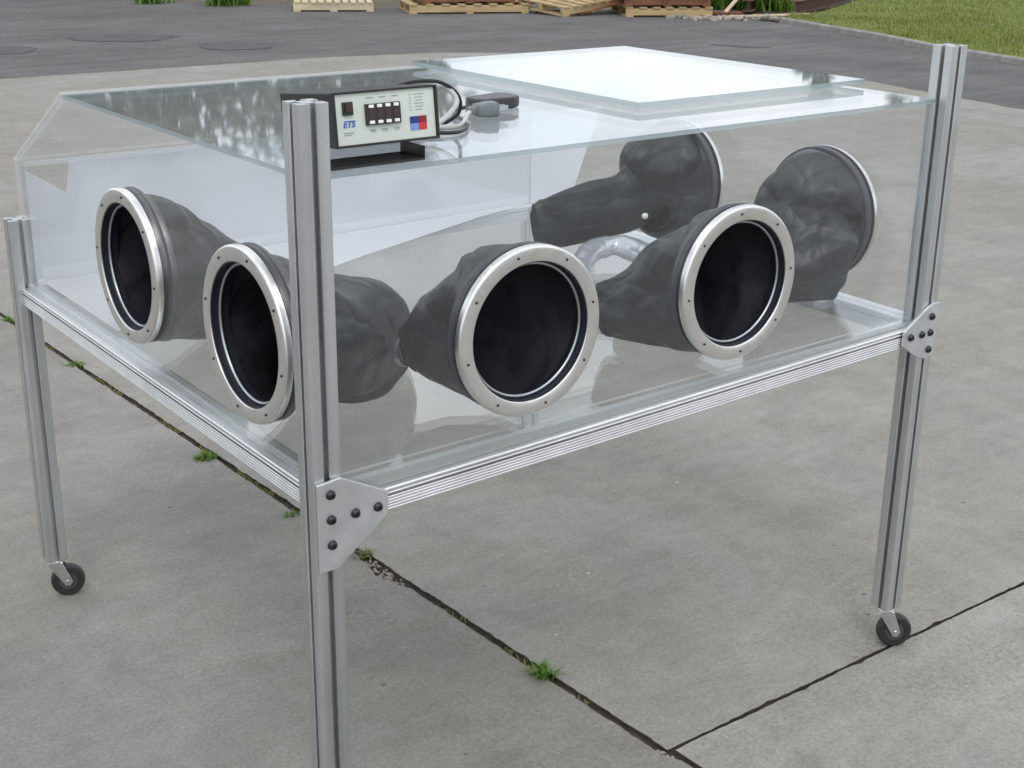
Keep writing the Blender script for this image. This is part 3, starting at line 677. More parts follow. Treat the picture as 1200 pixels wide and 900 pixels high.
sheet("sloped_window", [(0.0, 0.002), (XR, 0.002), (XR, sl.length - 0.008), (0.0, sl.length - 0.008)], [], 0.006, (Vector((0, L + 0.002, ZS + 0.005)), X, sln, X.cross(sln)), [M['window'], M['rim_pale']], box)
sheet("top_sheet", [(nt_, 0), (XR, 0), (XR, L - D), (0, L - D), (0, nt_), (nt_, nt_)], [], T, (Vector((0, 0, HT - T / 2)), X, Y, Z), [M['clear_top'], M['rim']], box)
# bonded strip along the foot of the sloped window
b = MB(); b.box((XR / 2, L - T - 0.006, ZS - 0.004), (XR - 0.03, 0.010, 0.010)); b.build("joint_strip", M['rim_pale'], box)
# loose-fitting lid on a foam strip
LX0, LX1, LY0, LY1 = 0.776, 1.392, 0.19, 0.93
lid = sheet("lid", [(LX0, LY0), (LX1, LY0), (LX1, LY1), (LX0, LY1)], [], 0.0095, (Vector((0, 0, HT + 0.0115)), X, Y, Z), [M['clear'], M['rim']], box)
b = MB()
for c, d in (((1.075, LY0 + .03, 0), (.55, .012)), ((1.075, LY1 - .03, 0), (.55, .012)), ((LX0 + .03, .56, 0), (.012, .66)), ((1.345, .56, 0), (.012, .66))):
    b.box((c[0], c[1], HT + 0.0034), (d[0], d[1], 0.006))
b.build("lid_seal", M['rim_pale'], lid)
# milky white sheet outside the back wall, its end reaching past the corner
fpts = [(0.02, fl(0, L) + .004), (0.02, 1.012), (0.104, 0.955), (0.116, ZS - .006), (1.30, ZS - .006), (1.62, 1.02), (1.576, 0.921), (1.525, 0.797), (1.505, 0.765), (1.35, fl(1.3, L) + .004)]
sheet("back_milky_sheet", fpts, [], 0.0006, (Vector((0, L + 0.0009, 0)), X, Z, -Y), [M['milky_sheet'], M['milky_sheet']], box)

zq = lambda x, y: fl(x, y) + 0.0012
ff = [(0.03, L - .012), (0.03, .84), (.25, .885), (.5, .96), (.72, 1.05), (.91, 1.115), (1.15, 1.20), (1.34, 1.252), (1.36, L - .012)]
b = MB()
top_ = [Vector((x, y, zq(x, y))) for x, y in ff]
b.add(top_ + [v + Vector((0, 0, .0008)) for v in top_], [tuple(range(len(ff))), tuple(range(2 * len(ff) - 1, len(ff) - 1, -1))] + [(i, (i + 1) % len(ff), len(ff) + (i + 1) % len(ff), len(ff) + i) for i in range(len(ff))])
b.add([Vector((0.03, L - .0095, fl(.03, L) + .002)), Vector((1.36, L - .0095, fl(1.36, L) + .002)), Vector((1.36, L - .0095, .80)), Vector((0.03, L - .0095, .80))], [(0, 1, 2, 3)])
b.build("floor_milky_sheet", M['milky_sheet'], box)  # thin white sheet over the back of the floor and the wall's foot

# ---- ports: local frame u, v along the wall, w pointing into the box
def cat(pts, n):
    """Catmull-Rom through tuples"""
    P = [Vector(p) for p in pts]; P = [2 * P[0] - P[1]] + P + [2 * P[-1] - P[-2]]; out = []
    seg = len(P) - 3
    for i in range(n):
        t = i / (n - 1) * seg; k = min(int(t), seg - 1); t -= k
        a, b_, c, d = P[k:k + 4]
        out.append(0.5 * ((2 * b_) + (c - a) * t + (2 * a - 5 * b_ + 4 * c - d) * t * t + (3 * b_ - a - 3 * c + d) * t ** 3))
    return out

def sleeve_mesh(path, seed, minv, flat=(1.0, 1.0), amp=1.0, closed=True, flat_dir=None):
    """crumpled cloth sleeve along a path of (x, y, z, r); the folds run mostly lengthwise and twist"""
    n, seg = 84, 120
    c3 = cat([p[:3] for p in path], n)
    rnd = random.Random(seed * 17 + 3)
    def grid(ni, nk): return [[rnd.uniform(-1, 1) for _ in range(nk)] for _ in range(ni + 1)]
    g1, g2 = grid(4, 7), grid(7, 12)
    def facet(gr, s, w, tw):
        ni, nk = len(gr) - 1, len(gr[0]); x = s * ni * 0.999; i = int(x); fx = x - i
        y = ((w + tw * s) / (2 * math.pi) * nk) % nk; k = int(y); fy = y - k
        a_, b2, c_, d_ = gr[i][k], gr[i + 1][k], gr[i][(k + 1) % nk], gr[i + 1][(k + 1) % nk]
        return a_ + (b2 - a_) * fx + (d_ - b2) * fy if fx > fy else a_ + (d_ - c_) * fx + (c_ - a_) * fy
    cr_ = [v[0] for v in cat([(p[3], 0, 0) for p in path], n)]
    def pleat(s, w):
        u = (w * 7 / (2 * math.pi) + 1.5 * s + seed * .37 + 0.35 * noise.noise(Vector((s * 3, seed, 0)))) % 1
        k = int((w * 7 / (2 * math.pi) + 1.5 * s + seed * .37) % 7)
        return (1 - abs(2 * u - 1) - .5) * (0.25 + 0.75 * ((k * 37 + seed * 11) % 5) / 4)
    a = None; vs = []
    for i in range(n):
        t = (c3[min(i + 1, n - 1)] - c3[max(i - 1, 0)]).normalized()
        wn_ = minv.inverted().to_3x3() @ Vector((0, 0, 1)); bl = min(1.0, (i / (n - 1)) / 0.16); t = wn_.lerp(t, bl * bl * (3 - 2 * bl)).normalized()
        if a is None: a = (Z - t * t.dot(Z)).normalized()
        a = (a - t * a.dot(t)).normalized(); b_ = t.cross(a)
        s = i / (n - 1); grow = min(1.0, s * 5.0)
        fa = 1 + (flat[0] - 1) * s; fb = 1 + (flat[1] - 1) * s
        for k in range(seg):
            w = 2 * math.pi * k / seg
            cw, sw_ = math.cos(w), math.sin(w)
            tw = w + 1.1 * s
            q = Vector((math.cos(tw) * 1.7, math.sin(tw) * 1.7, s * 2.6 + seed * 7.3))
            rid = 1 - abs(noise.noise(q)) * 2.6                         # sharp creases
            q2 = Vector((math.cos(w - 2.0 * s) * 3.0, math.sin(w - 2.0 * s) * 3.0, s * 5.5 + seed * 3.1))
            rid2 = 1 - abs(noise.noise(q2)) * 2.4
            soft = noise.noise(Vector((cw * 1.1, sw_ * 1.1, s * 3.0 + seed)))
            fac = 1 + amp * grow * (0.03 * (rid - 0.55) + 0.04 * soft + 0.19 * facet(g1, s, w, 1.3) + 0.06 * facet(g2, s, w, -1.6) + 0.07 * pleat(s, w))
            r = cr_[i] * fac
            seam = 0.0022 * math.exp(-((((w - 2.2 - 0.5 * s) % (2 * math.pi)) - math.pi) / 0.045) ** 2)      # overlapped seam
            hem = 0.0020 if 0.955 < s < 0.985 else 0.0                                                       # stitched hem at the end
            r += (seam + hem) * grow
            lv = minv @ (c3[i] + a * (cw * r * fa) + b_ * (sw_ * r * fb))
            lv.z = max(lv.z, 0.0165); rr_ = math.hypot(lv.x, lv.y)
            if lv.z < 0.034 and rr_ > 0.1345: lv.x *= 0.1345 / rr_; lv.y *= 0.1345 / rr_
            vs.append(lv)
    fs = [(i * seg + k, i * seg + (k + 1) % seg, (i + 1) * seg + (k + 1) % seg, (i + 1) * seg + k) for i in range(n - 1) for k in range(seg)]
    if closed:
        c0 = len(vs); vs.append(minv @ (c3[-1] - (c3[-1] - c3[-2]).normalized() * cr_[-1] * 0.5))
        fs += [((n - 1) * seg + k, (n - 1) * seg + (k + 1) % seg, c0) for k in range(seg)]
    return vs, fs, c3, cr_

proto = {}
def port(frame, path, seed, flat=(1, 1), amp=1.0, band=False, snap=None, wall_t=T):
    """frame: matrix of the port's centre on the outer face of the wall, third column into the box"""
    o_w = 0.0
    if 'ring' not in proto:
        b = MB(); b.lathe([(0.1150, -0.0006), (0.1150, -0.0112), (0.1156, -0.0122), (0.1168, -0.0128), (0.1368, -0.0128), (0.1390, -0.0122), (0.1404, -0.0108), (0.1410, -0.0086), (0.1410, -0.0006)], 128)
        r = b.build("glove_port", M['ring'], box); shade_auto(r, 30); proto['ring'] = r.data
        b = MB(); b.lathe([(0.1215, wall_t + .0006), (0.1400, wall_t + .0006), (0.1400, wall_t + .013), (0.1370, wall_t + .015), (0.1215, wall_t + .015)], 96)
        gk = b.build("clamp_ring", M['gasket'], r); shade_auto(gk, 30); proto['clamp'] = gk.data
        b = MB(); b.lathe([(0.1146, -0.0100), (0.1146, 0.0080), (0.1180, 0.0085), (0.1180, 0.0205), (0.1135, 0.0205), (0.1135, -0.0100)], 96)
        cl_ = b.build("collar", M['liner'], r); shade_auto(cl_, 30)
        b = MB(); b.lathe([(0.1135 + .0034 * math.cos(q * math.pi / 5) - .0035, 0.0040 + .0034 * math.sin(q * math.pi / 5)) for q in range(10)], 96)
        li_ = b.build("lip_ring", M['lip'], r); shade_auto(li_, 60); proto['lip'] = li_.data; shade_auto(cl_, 30); proto['collar'] = cl_.data
        b = MB(); b.lathe([(0.0001, -0.0018), (0.0016, -0.0016), (0.0023, -0.0008), (0.0025, 0.0), (0.0001, 0.0)], 12)
        s0 = b.build("screw", M['bolt'], r); proto['screw'] = s0.data; bpy.data.objects.remove(s0)
    else:
        r = link_obj(bpy.data.objects.new("glove_port", proto['ring']), box)
        link_obj(bpy.data.objects.new("clamp_ring", proto['clamp']), r); link_obj(bpy.data.objects.new("collar", proto['collar']), r); link_obj(bpy.data.objects.new("lip_ring", proto['lip']), r)
    r.matrix_local = frame
    for k in range(8):
        a = R(22.5 + 45 * k + seed * 9)
        s_ = link_obj(bpy.data.objects.new("screw", proto['screw']), r); s_.location = (0.1280 * math.cos(a), 0.1280 * math.sin(a), -0.0131)
    minv = frame.inverted()
    vs, fs, c3, cr_ = sleeve_mesh(path, seed, minv, flat, amp)
    sl_ = mesh_obj("sleeve", vs, fs, M['fabric'], r, True); sl_.data.set_sharp_from_angle(angle=R(45))
    if band:
        d = (c3[-1] - c3[-3]).normalized(); q = d.to_track_quat('Z', 'Y').to_matrix().to_4x4()
        b = MB(); rr = cr_[-1]
        b.lathe([(rr * 1.02, -0.004), (rr * 1.22, -0.004), (rr * 1.22, 0.005), (rr * 1.02, 0.005)], 32, mat=minv @ Matrix.Translation(c3[-1]) @ q @ Matrix.Diagonal((flat[0], flat[1], 1, 1)))
        shade_auto(b.build("cuff_band", M['lip'], r), 30)
    if snap:
        p, d = snap
        b = MB(); q = Vector(d).normalized().to_track_quat('Z', 'Y').to_matrix().to_4x4()
        b.lathe([(0.0001, 0.004), (0.003, 0.0038), (0.0065, 0.002), (0.0075, 0.0), (0.0001, 0.0)], 16, mat=minv @ Matrix.Translation(p) @ q)
        shade_auto(b.build("snap", M['white'], r), 40)
    return r
def fr(o, u, v, w): return Matrix(((u.x, v.x, w.x, o[0]), (u.y, v.y, w.y, o[1]), (u.z, v.z, w.z, o[2]), (0, 0, 0, 1)))
FA = lambda x, z: fr((x, 0, z), -X, Z, Y)
FB = lambda y, z: fr((0, y, z), Y, Z, X)
FD = lambda y, z: fr((XR, y, z), -Y, Z, -X)
RS = 0.134
w0 = 0.0226
port(FA(*A_P[0]), [(.383, w0, .918, .131), (.379, .05, .908, .119), (.360, .105, .886, .100), (.325, .175, .860, .066), (.296, .222, .842, .026)], 1, (1.25, .8), .8, band=True)
port(FA(*A_P[1]), [(.853, w0, .923, .131), (.848, .05, .912, .119), (.822, .115, .884, .100), (.787, .185, .854, .068), (.750, .245, .832, .042)], 2, (1.1, .8), 1.0)
port(FB(*B_P[0]), [(w0, .665, .934, .130), (.05, .670, .922, .118), (.12, .692, .890, .100), (.20, .735, .858, .090), (.29, .785, .830, .076)], 3, (1.1, .8), .9)
port(FB(*B_P[1]), [(w0, .205, .927, .131), (.05, .210, .915, .122), (.13, .24, .880, .110), (.23, .31, .846, .100), (.335, .365, .816, .076), (.395, .39, .803, .032)], 4, (1.1, .8), 1.0)
port(FD(*D_P[0]), [(XR - w0, .70, .937, RS), (XR - .042, .70, .937, .134), (1.312, .70, .941, .118), (1.280, .702, .940, .102), (1.250, .708, .918, .070), (1.205, .716, .899, .052), (1.13, .728, .886, .047), (1.06, .740, .874, .045), (0.985, .750, .860, .040)], 5, (1.45, .5), .9,
     snap=(Vector((1.215, .637, .880)), (-0.6, -0.75, -.1)))
port(FD(*D_P[1]), [(XR - w0, .258, .940, RS), (1.338, .256, .932, .128), (1.318, .247, .898, .114), (1.302, .232, .852, .096), (1.292, .216, .806, .076), (1.287, .205, .768, .050)], 6, (1.0, .9), 1.2)

# clear crumpled tube lying on the floor of the box behind the ports
b = MB(); hp = cat([(.93, .52, .0), (1.0, .60, .004), (1.075, .655, .012), (1.14, .655, .014), (1.165, .60, .008), (1.13, .49, .0), (1.07, .36, .0), (1.02, .25, .0)], 70)
hp = [Vector((v.x, v.y, v.z + fl(v.x, v.y) + .030)) for v in hp]
b.tube(hp, [.025 * (1 + .12 * noise.noise(Vector((i * .12, 1, 2)))) for i in range(70)], 24)
for i, v in enumerate(b.v): b.v[i] = v + Vector((0, 0, 0.004 * noise.noise(v * 40)))
tb = shade_auto(b.build("plastic_tube", M['sleeve_clear']), 60)
tag(tb, "bent silvery plastic tube lying on the box floor between the two front ports", "tube")

# ================================================================ CONTROLLER on the lid of the box
ctl = empty("humidity_controller", (0.160, 0.047, HT + 0.0004))
tag(ctl, "small black control unit with pale face plate and thumbwheels on the box top", "control unit")
tilt = Matrix.Translation((0, 0, 0.0225)) @ Matrix.Rotation(R(-6.5), 4, 'X')
UW, UH, UD = 0.172, 0.078, 0.155
def ubox(name, c, d, m, parent, bv=0.0, seg=2):
    b = MB(); b.box(c, d); b.v = [tilt @ v for v in b.v]
    o = b.build(name, m, parent)
    if bv: bevel(o, bv, seg)
    return o
hs = ubox("housing", (0, UD / 2 + 0.004, UH / 2), (UW, UD, UH), M['black'], ctl, 0.002)
# front bezel lips round the plate
b = MB()
for c, d in (((0, .0015, UH - .0015), (UW + .004, .009, .003)), ((0, .0015, .0015), (UW + .004, .009, .003)), ((-UW / 2 - .0002, .0015, UH / 2), (.004, .0088, UH - .0064)), ((UW / 2 + .0002, .0015, UH / 2), (.004, .0088, UH - .0064))): b.box(c, d)
b.v = [tilt @ v for v in b.v]; bevel(b.build("bezel", M['black'], hs), 0.0007, 1)
fpz = ubox("face_plate", (0, 0.0024, UH / 2), (UW - .005, .0026, UH - .0068), M['face'], ctl)
def fbox(name, u, v, w_, h_, d, m, parent, bv=0.0):         # u, v from the plate's lower left, d stands proud
    return ubox(name, (-UW / 2 + u, 0.0010 - d / 2, v), (w_, d, h_), m, parent, bv, 1)
sw = fbox("rocker_switch", 0.0215, 0.0545, 0.0165, 0.0185, 0.0040, M['bolt'], fpz, 0.0006)
fbox("rocker_key", 0.0215, 0.0555, 0.0105, 0.0125, 0.0062, M['switch'], fpz, 0.0008)
fbox("thumbwheel_block", 0.079, 0.0435, 0.058, 0.030, 0.0052, M['panelblk'], fpz, 0.0006)
for k in range(4):
    u = 0.079 + (k - 1.5) * 0.0140
    fbox("digit_window", u, 0.0435, 0.0085, 0.0120, 0.0058, M['wheelwin'], fpz)
    fbox("white_button", u, 0.0550, 0.0080, 0.0046, 0.0076, M['white'], fpz, 0.0006)
    fbox("white_button", u, 0.0325, 0.0080, 0.0046, 0.0076, M['white'], fpz, 0.0006)
for m, u, v in (('navy', 0.1325, 0.0300), ('maroon', 0.1470, 0.0300), ('lblue', 0.1325, 0.0200), ('red', 0.1470, 0.0200)):
    fbox("colour_block", u, v, 0.0142, 0.0098, 0.0008, M[m], fpz)
b = MB()
def dash(u, v, w_, h_=0.0011): b.box((-UW / 2 + u, 0.0008, v), (w_, 0.0006, h_))
for i in range(6):
    v = 0.0665 - i * 0.0044; dash(0.128, v, 0.0032); dash(0.143, v, 0.017 - 0.003 * (i % 3), 0.0009)
for k in range(3):
    dash(0.060 + 0.021 * k, 0.0670, 0.011, 0.0013); dash(0.062 + 0.020 * k, 0.0215, 0.010, 0.0014); dash(0.062 + 0.020 * k, 0.0190, 0.008, 0.0010)
dash(0.0215, 0.0205, 0.016, 0.0013); dash(0.020, 0.0175, 0.012, 0.0012)
b.v = [tilt @ v for v in b.v]; b.build("printing", M['print'], fpz)
fc = bpy.data.curves.new("brand_letters", 'FONT'); fc.body = "ETS"; fc.size = 0.0125; fc.shear = 0.25; fc.extrude = 0.0004; fc.align_x = 'CENTER'; fc.offset = 0.0003
tmp = bpy.data.objects.new("brand_letters", fc); COL.objects.link(tmp)
dg = bpy.context.evaluated_depsgraph_get(); dg.update(); tme = bpy.data.meshes.new_from_object(tmp.evaluated_get(dg)); bpy.data.objects.remove(tmp)
tme.transform(tilt @ Matrix.Translation((-UW / 2 + 0.0225, 0.0004, 0.0285)) @ Matrix.Rotation(R(90), 4, 'X')); tme.materials.clear(); tme.materials.append(M['blue'])
link_obj(bpy.data.objects.new("brand_letters", tme), fpz)
# U bracket
b = MB(); b.box((-0.038, -0.003, 0.0017), (0.156, 0.064, 0.003))
b.box((0.0385, -0.003, 0.0120), (0.003, 0.0638, 0.0172)); b.box((-0.1145, -0.003, 0.0120), (0.003, 0.0638, 0.0172)) if False else None
bevel(b.build("bracket", M['bracket'], ctl), 0.0006, 1)
# cords and plugs, lying on the top sheet
def cord(name, pts, r, m, parent=ctl):
    P = [v for v in cat(pts, 90)]
    b = MB(); b.tube(P, r, 10); return shade_auto(b.build(name, m, parent), 60)
o0 = Vector((0.160, 0.047, HT + 0.0004))
def loc(*p): return tuple(Vector(p) - o0)
z0 = HT + 0.0056
cord("power_cord", [loc(.255, .17, HT + .020), loc(.305, .165, HT + .016), loc(.345, .170, HT + .030), loc(.372, .180, HT + .052), loc(.355, .195, HT + .074), loc(.315, .21, HT + .066), loc(.30, .215, HT + .036), loc(.330, .21, HT + .012), loc(.385, .205, z0), loc(.425, .235, z0), loc(.455, .27, z0 + .004), loc(.478, .292, z0 + .006)], 0.0044, M['cord'])
cord("signal_cord", [loc(.25, .195, HT + .078), loc(.30, .19, HT + .086), loc(.345, .185, HT + .082), loc(.385, .195, HT + .058), loc(.400, .215, HT + .026), loc(.375, .235, z0 - .001), loc(.325, .225, z0 - .001), loc(.315, .185, z0), loc(.365, .165, z0 - .001), loc(.42, .22, z0 - .001), loc(.47, .33, z0 + .002), loc(.53, .355, z0 + .005)], 0.0031, M['cordblk'])
def plug_at(p, d, name, m, prongs=True):
    d = Vector(d).normalized(); s_ = Vector((-d.y, d.x, 0)); o_ = Vector(loc(*p))
    prof_ = [(-0.012, .0062, .0062), (0.002, .0075, .0075), (0.004, .0135, .0105), (0.020, .0165, .0120), (0.022, .0165, .0130), (0.040, .0165, .0130), (0.042, .0155, .012)]
    vs, fs, sg = [], [], 20
    for t, a, c in prof_:
        for k in range(sg):
            w = 2 * math.pi * k / sg; ex = 0.42
            ca, sa = math.cos(w), math.sin(w)
            vs.append(o_ + d * t + s_ * a * math.copysign(abs(ca) ** ex, ca) + Z * c * math.copysign(abs(sa) ** ex, sa))
    n = len(prof_)
    fs = [(i * sg + k, i * sg + (k + 1) % sg, (i + 1) * sg + (k + 1) % sg, (i + 1) * sg + k) for i in range(n - 1) for k in range(sg)] + [tuple(range(sg))[::-1], tuple((n - 1) * sg + k for k in range(sg))]
    b = MB(); b.add(vs, fs); pg = shade_auto(b.build(name, m, ctl), 40)
    if prongs:
        for s in (-1, 1):
            b = MB(); rot = Matrix((d, s_, Z)).transposed()
            b.box(o_ + d * 0.0525 + s_ * s * 0.0064 + Z * 0.002, (0.022, 0.0018, 0.0075), rot); b.build("prong", M['lip'], pg)
plug_at((.484, .290, HT + .0140), (0.98, -0.15, 0), "power_plug", M['plug'])
# dark moulded adapter on the end of the black cord
dA = Vector((0.93, 0.12, 0)).normalized(); sA = Vector((-dA.y, dA.x, 0))
b = MB()
pa = [(-0.052, 0.012), (-0.046, 0.026), (0.030, 0.034), (0.046, 0.022), (0.050, 0.0), (0.044, -0.022), (0.020, -0.034), (-0.046, -0.024), (-0.052, -0.012)]
b.extrude(pa, (Vector(loc(.585, .370, HT + .0006)), dA, sA, Z), 0.021)
bevel(b.build("adapter", M['adapter'], ctl), 0.004, 3)

# ================================================================ YARD THINGS BEHIND
def pallet(loc_, rz, m, size=(1.2, 1.0), nb=7, name="wooden_pallet"):
    p = empty(name, loc_, rz); lx, ly = size
    b = MB()
    for k in range(3): b.box((0, (k - 1) * (ly / 2 - 0.05), 0.066), (lx, 0.07, 0.088))
    b.build("stringers", m, p)
    b = MB()
    for k in range(nb): b.box(((k / (nb - 1) - 0.5) * (lx - 0.1) + random.uniform(-.006, .006), random.uniform(-.006, .006), 0.1213), (0.1 if nb < 9 else 0.075, ly, 0.020))
    b.build("deck_boards", m, p)
    b = MB()
    for k in (-1, 0, 1): b.box((k * (lx / 2 - 0.05), 0, 0.0105), (0.1, ly, 0.020))
    b.build("bottom_boards", m, p)
    return p
def ground_dir(ax, ay, bx, by): return math.atan2(by - ay, bx - ax)
a1 = ground_dir(8.48, 15.74, 9.43, 15.22)
def off(ax, ay, bx, by, depth): # centre of a pallet whose front edge is a-b
    d = Vector((bx - ax, by - ay)).normalized(); n_ = Vector((-d.y, d.x)); c = Vector(((ax + bx) / 2, (ay + by) / 2)) + n_ * depth / 2
    return c.x, c.y
c1 = off(8.48, 15.74, 9.43, 15.22, 1.0)
p = pallet((c1[0], c1[1], -0.02), a1, M['wood_pale'], (1.1, 1.0), 10); tag(p, "pale flat pallet lying alone at the left on the asphalt", "pallet", "pallets at the back of the yard")
a2 = ground_dir(9.64, 14.62, 11.17, 13.93); c2 = off(9.64, 14.62, 11.17, 13.93, 1.1)
z = -0.02
for i, (m, l_) in enumerate((('wood_tan', "wide yellowish pallet at the foot of the middle stack"), ('wood_brown', "brown pallet on the yellowish one in the middle stack"), ('wood_brown', "topmost brown pallet of the middle stack"))):
    p = pallet((c2[0] + (0.03 * i), c2[1] + 0.06 * i, z), a2 + 0.02 * i, M[m], (1.66 if i == 0 else 1.3, 1.1), 8); tag(p, l_, "pallet", "pallets at the back of the yard"); z += 0.133
a3 = ground_dir(11.95, 12.75, 12.95, 12.2); c3_ = off(11.95, 12.80, 13.0, 12.22, 1.15)
z = -0.02
for i, (m, l_) in enumerate((('wood_tan', "tan pallet at the foot of the right stack"), ('wood_brown', "dark pallet second from the foot of the right stack"), ('wood_tan', "light pallet third from the foot of the right stack"), ('wood_brown', "topmost dark pallet of the right stack"))):
    p = pallet((c3_[0] + random.uniform(-.05, .05), c3_[1] + random.uniform(-.02, .05), z), a3 + random.uniform(-.04, .04), M[m], (1.2, 1.15), 7); tag(p, l_, "pallet", "pallets at the back of the yard"); z += 0.133
# a pallet leaning out of the right stack's left side
p = pallet((11.75, 13.75, 0.06), a3 + 0.5, M['wood_tan'], (1.1, 1.0), 7); p.rotation_euler = (R(4), R(-5), a3 + 0.55)
tag(p, "tilted tan pallet poking out left of the right stack", "pallet", "pallets at the back of the yard")

# rusty steel channels lying in the weeds
def channel(p, q, w, hh, label):
    p, q = Vector(p), Vector(q); c = (q - p); ln = c.length; c.normalize(); A = Vector((-c.y, c.x, 0)).normalized(); B = c.cross(A); B = B if B.z > 0 else -B
    t = 0.014
    prof_ = [(-w, 0), (w, 0), (w, t), (t / 2, t), (t / 2, hh - t), (w, hh - t), (w, hh), (-w, hh), (-w, hh - t), (-t / 2, hh - t), (-t / 2, t), (-w, t)]
    b = MB(); b.extrude([(k[0], k[1]) for k in prof_], (Vector((0, 0, 0)), A, B, c), ln)
    o = b.build("steel_beam", M['rust']); o.location = p
    return tag(o, label, "steel beam", "rusty beams in the weeds")
channel((14.15, 11.75, 0.02), (18.0, 13.7, 0.02), 0.085, 0.17, "long rusty steel beam nearest the lawn")
channel((13.95, 12.45, 0.0), (17.2, 15.0, 0.0), 0.08, 0.16, "shorter rusty steel beam in the weeds beside the pallets")

# rubble and thin boards at the kerb's end
def rock(name, loc_, r, m, seed):
    bm = bmesh.new(); bmesh.ops.create_icosphere(bm, subdivisions=2, radius=r)
    for v in bm.verts:
        v.co *= 1 + 0.45 * noise.noise(v.co / r * 0.9 + Vector((seed, 0, 0))); v.co.z *= 0.6
    me = bpy.data.meshes.new(name); bm.to_mesh(me); bm.free(); me.materials.append(m)
    o = bpy.data.objects.new(name, me); COL.objects.link(o); o.location = loc_; o.rotation_euler = (0, 0, seed); return o
random.seed(21)
rp = []
b = MB()
for k in range(90):
    t = random.random(); x = 13.1 + 0.75 * (t - .5) * 1.6 + random.uniform(-.25, .25); y = 11.75 - 0.75 * (t - .5) * 1.2 + random.uniform(-.2, .25); r = random.uniform(.02, .06)
    bm = bmesh.new(); bmesh.ops.create_icosphere(bm, subdivisions=1, radius=r)
    vs = [Vector(v.co) * (1 + .5 * noise.noise(v.co / r + Vector((k, 0, 0)))) for v in bm.verts]; vs = [Vector((v.x * 1.3, v.y, v.z * .7)) + Vector((x, y, -0.02 + r * .3)) for v in vs]
    b.add(vs, [tuple(v.index for v in f.verts) for f in bm.faces]); bm.free()
tag(b.build("gravel", M['stone']), "loose brown rubble scattered at the end of the kerb", "rubble", kind='stuff')
o = rock("stone", (13.25, 11.42, 0.02), 0.09, M['kerb'], 2.0); tag(o, "pale lump of broken concrete at the end of the kerb", "stone")
def board(p, q, w, t, m, label):
    p, q = Vector(p), Vector(q); b = MB(); d = (q - p); rot = d.to_track_quat('X', 'Z').to_matrix(); b.box((0, 0, 0), (d.length, w, t), rot); o = b.build("loose_board", m); o.location = (p + q) / 2
    return tag(o, label, "board", "loose boards by the pallets")
board((12.85, 12.05, 0.0), (13.95, 11.30, 0.05), 0.09, 0.022, M['wood_pale'], "grey weathered board lying along the rubble")
board((13.1, 12.05, 0.06), (13.75, 12.35, 0.30), 0.05, 0.02, M['wood_pale'], "thin pale stick leaning up from the rubble")

M['wood_red'] = plain("red_brown_board", (0.21, 0.075, 0.04), 0.85, var=0.35, scale=9, stretch=(0.3, 2, 2), bump=0.3, bscale=60)
board((12.15, 13.2, 0.10), (13.35, 12.05, 0.55), 0.14, 0.025, M['wood_red'], "long red brown plank leaning across the front of the right stack")
board((11.55, 13.35, 0.0), (12.55, 13.15, 0.22), 0.12, 0.025, M['wood_red'], "short reddish board propped on the tilted pallet")
board((13.0, 12.75, 0.0), (13.5, 12.15, 0.02), 0.16, 0.03, M['wood_red'], "red brown plank flat on the ground right of the right stack")
board((11.3, 13.95, 0.0), (12.0, 13.5, 0.02), 0.11, 0.025, M['wood_brown'], "dark board flat on the asphalt left of the tilted pallet")

# ---------------------------------------------------------------- weeds
def weed(name, x, y, hgt, spread, n, m, label, z=-0.008, cat_="weed", group=None, w=0.006):
    b = MB()
    for k in range(n):
        a = random.uniform(0, 6.283); r = random.uniform(0, spread) * 0.5
        blades(b, r * math.cos(a), r * math.sin(a), 0, hgt * random.uniform(.5, 1.2), w * random.uniform(.7, 1.3), 1.6)
    o = b.build(name, m); o.location = (x, y, z)
    return tag(o, label, cat_, group)
GW = "weeds growing in the concrete joint"
weed("weed", 0.708, 0.345, 0.036, 0.055, 80, M['weed'], "bright green tuft in the joint nearest the joint corner", group=GW)
weed("weed", 0.690, 1.045, 0.026, 0.045, 60, M['weed_dry'], "yellowish weed beside the chipped joint edge right of the near post", group=GW)
weed("weed", 0.655, 1.365, 0.018, 0.05, 60, M['weed'], "small weed in the joint just left of the near post", group=GW)
weed("weed", 0.638, 1.86, 0.030, 0.06, 90, M['weed'], "bright green tuft in the joint midway between the left castor and near post", group=GW)
weed("weed", 0.634, 2.90, 0.020, 0.07, 80, M['weed'], "low green weed in the joint close right of the left post", group=GW)
weed("weed", 0.617, 3.56, 0.022, 0.06, 60, M['weed'], "green weed in the joint at the left edge beyond the left post", group=GW)
ms = MB()
for k in range(1500):
    y = random.choice([random.uniform(.2, 3.4), random.uniform(1.0, 3.0)]); x = jx(y) + random.uniform(-.006, .006)
    if noise.noise(Vector((0, y * 4, 3))) < 0.05: continue
    blades(ms, x, y, -.009, random.uniform(.006, .015), .004, 1.3)
tag(ms.build("moss", M['weed_dry']), "thin line of moss and tiny weeds along the concrete joint", "moss", kind='stuff')
# crumbled concrete in the chipped joint and at the corner
b = MB(); random.seed(5)
for k in range(150):
    if k < 90: y = random.uniform(.86, 1.03); x = jx(y) - random.uniform(-.004, .030)
    else: y = random.uniform(-.06, .0); x = jx(y) + random.uniform(-.035, .012)
    r = random.uniform(.0015, .006)
    bm = bmesh.new(); bmesh.ops.create_icosphere(bm, subdivisions=1, radius=r)
    vs = [Vector(v.co) * (1 + .5 * noise.noise(v.co / r + Vector((k, 0, 0)))) + Vector((x, y, -.008 + r * .5)) for v in bm.verts]
    b.add(vs, [tuple(v.index for v in f.verts) for f in bm.faces]); bm.free()
tag(b.build("gravel", M['stone']), "crumbs of broken concrete lying in the chipped joint", "gravel", kind='stuff')
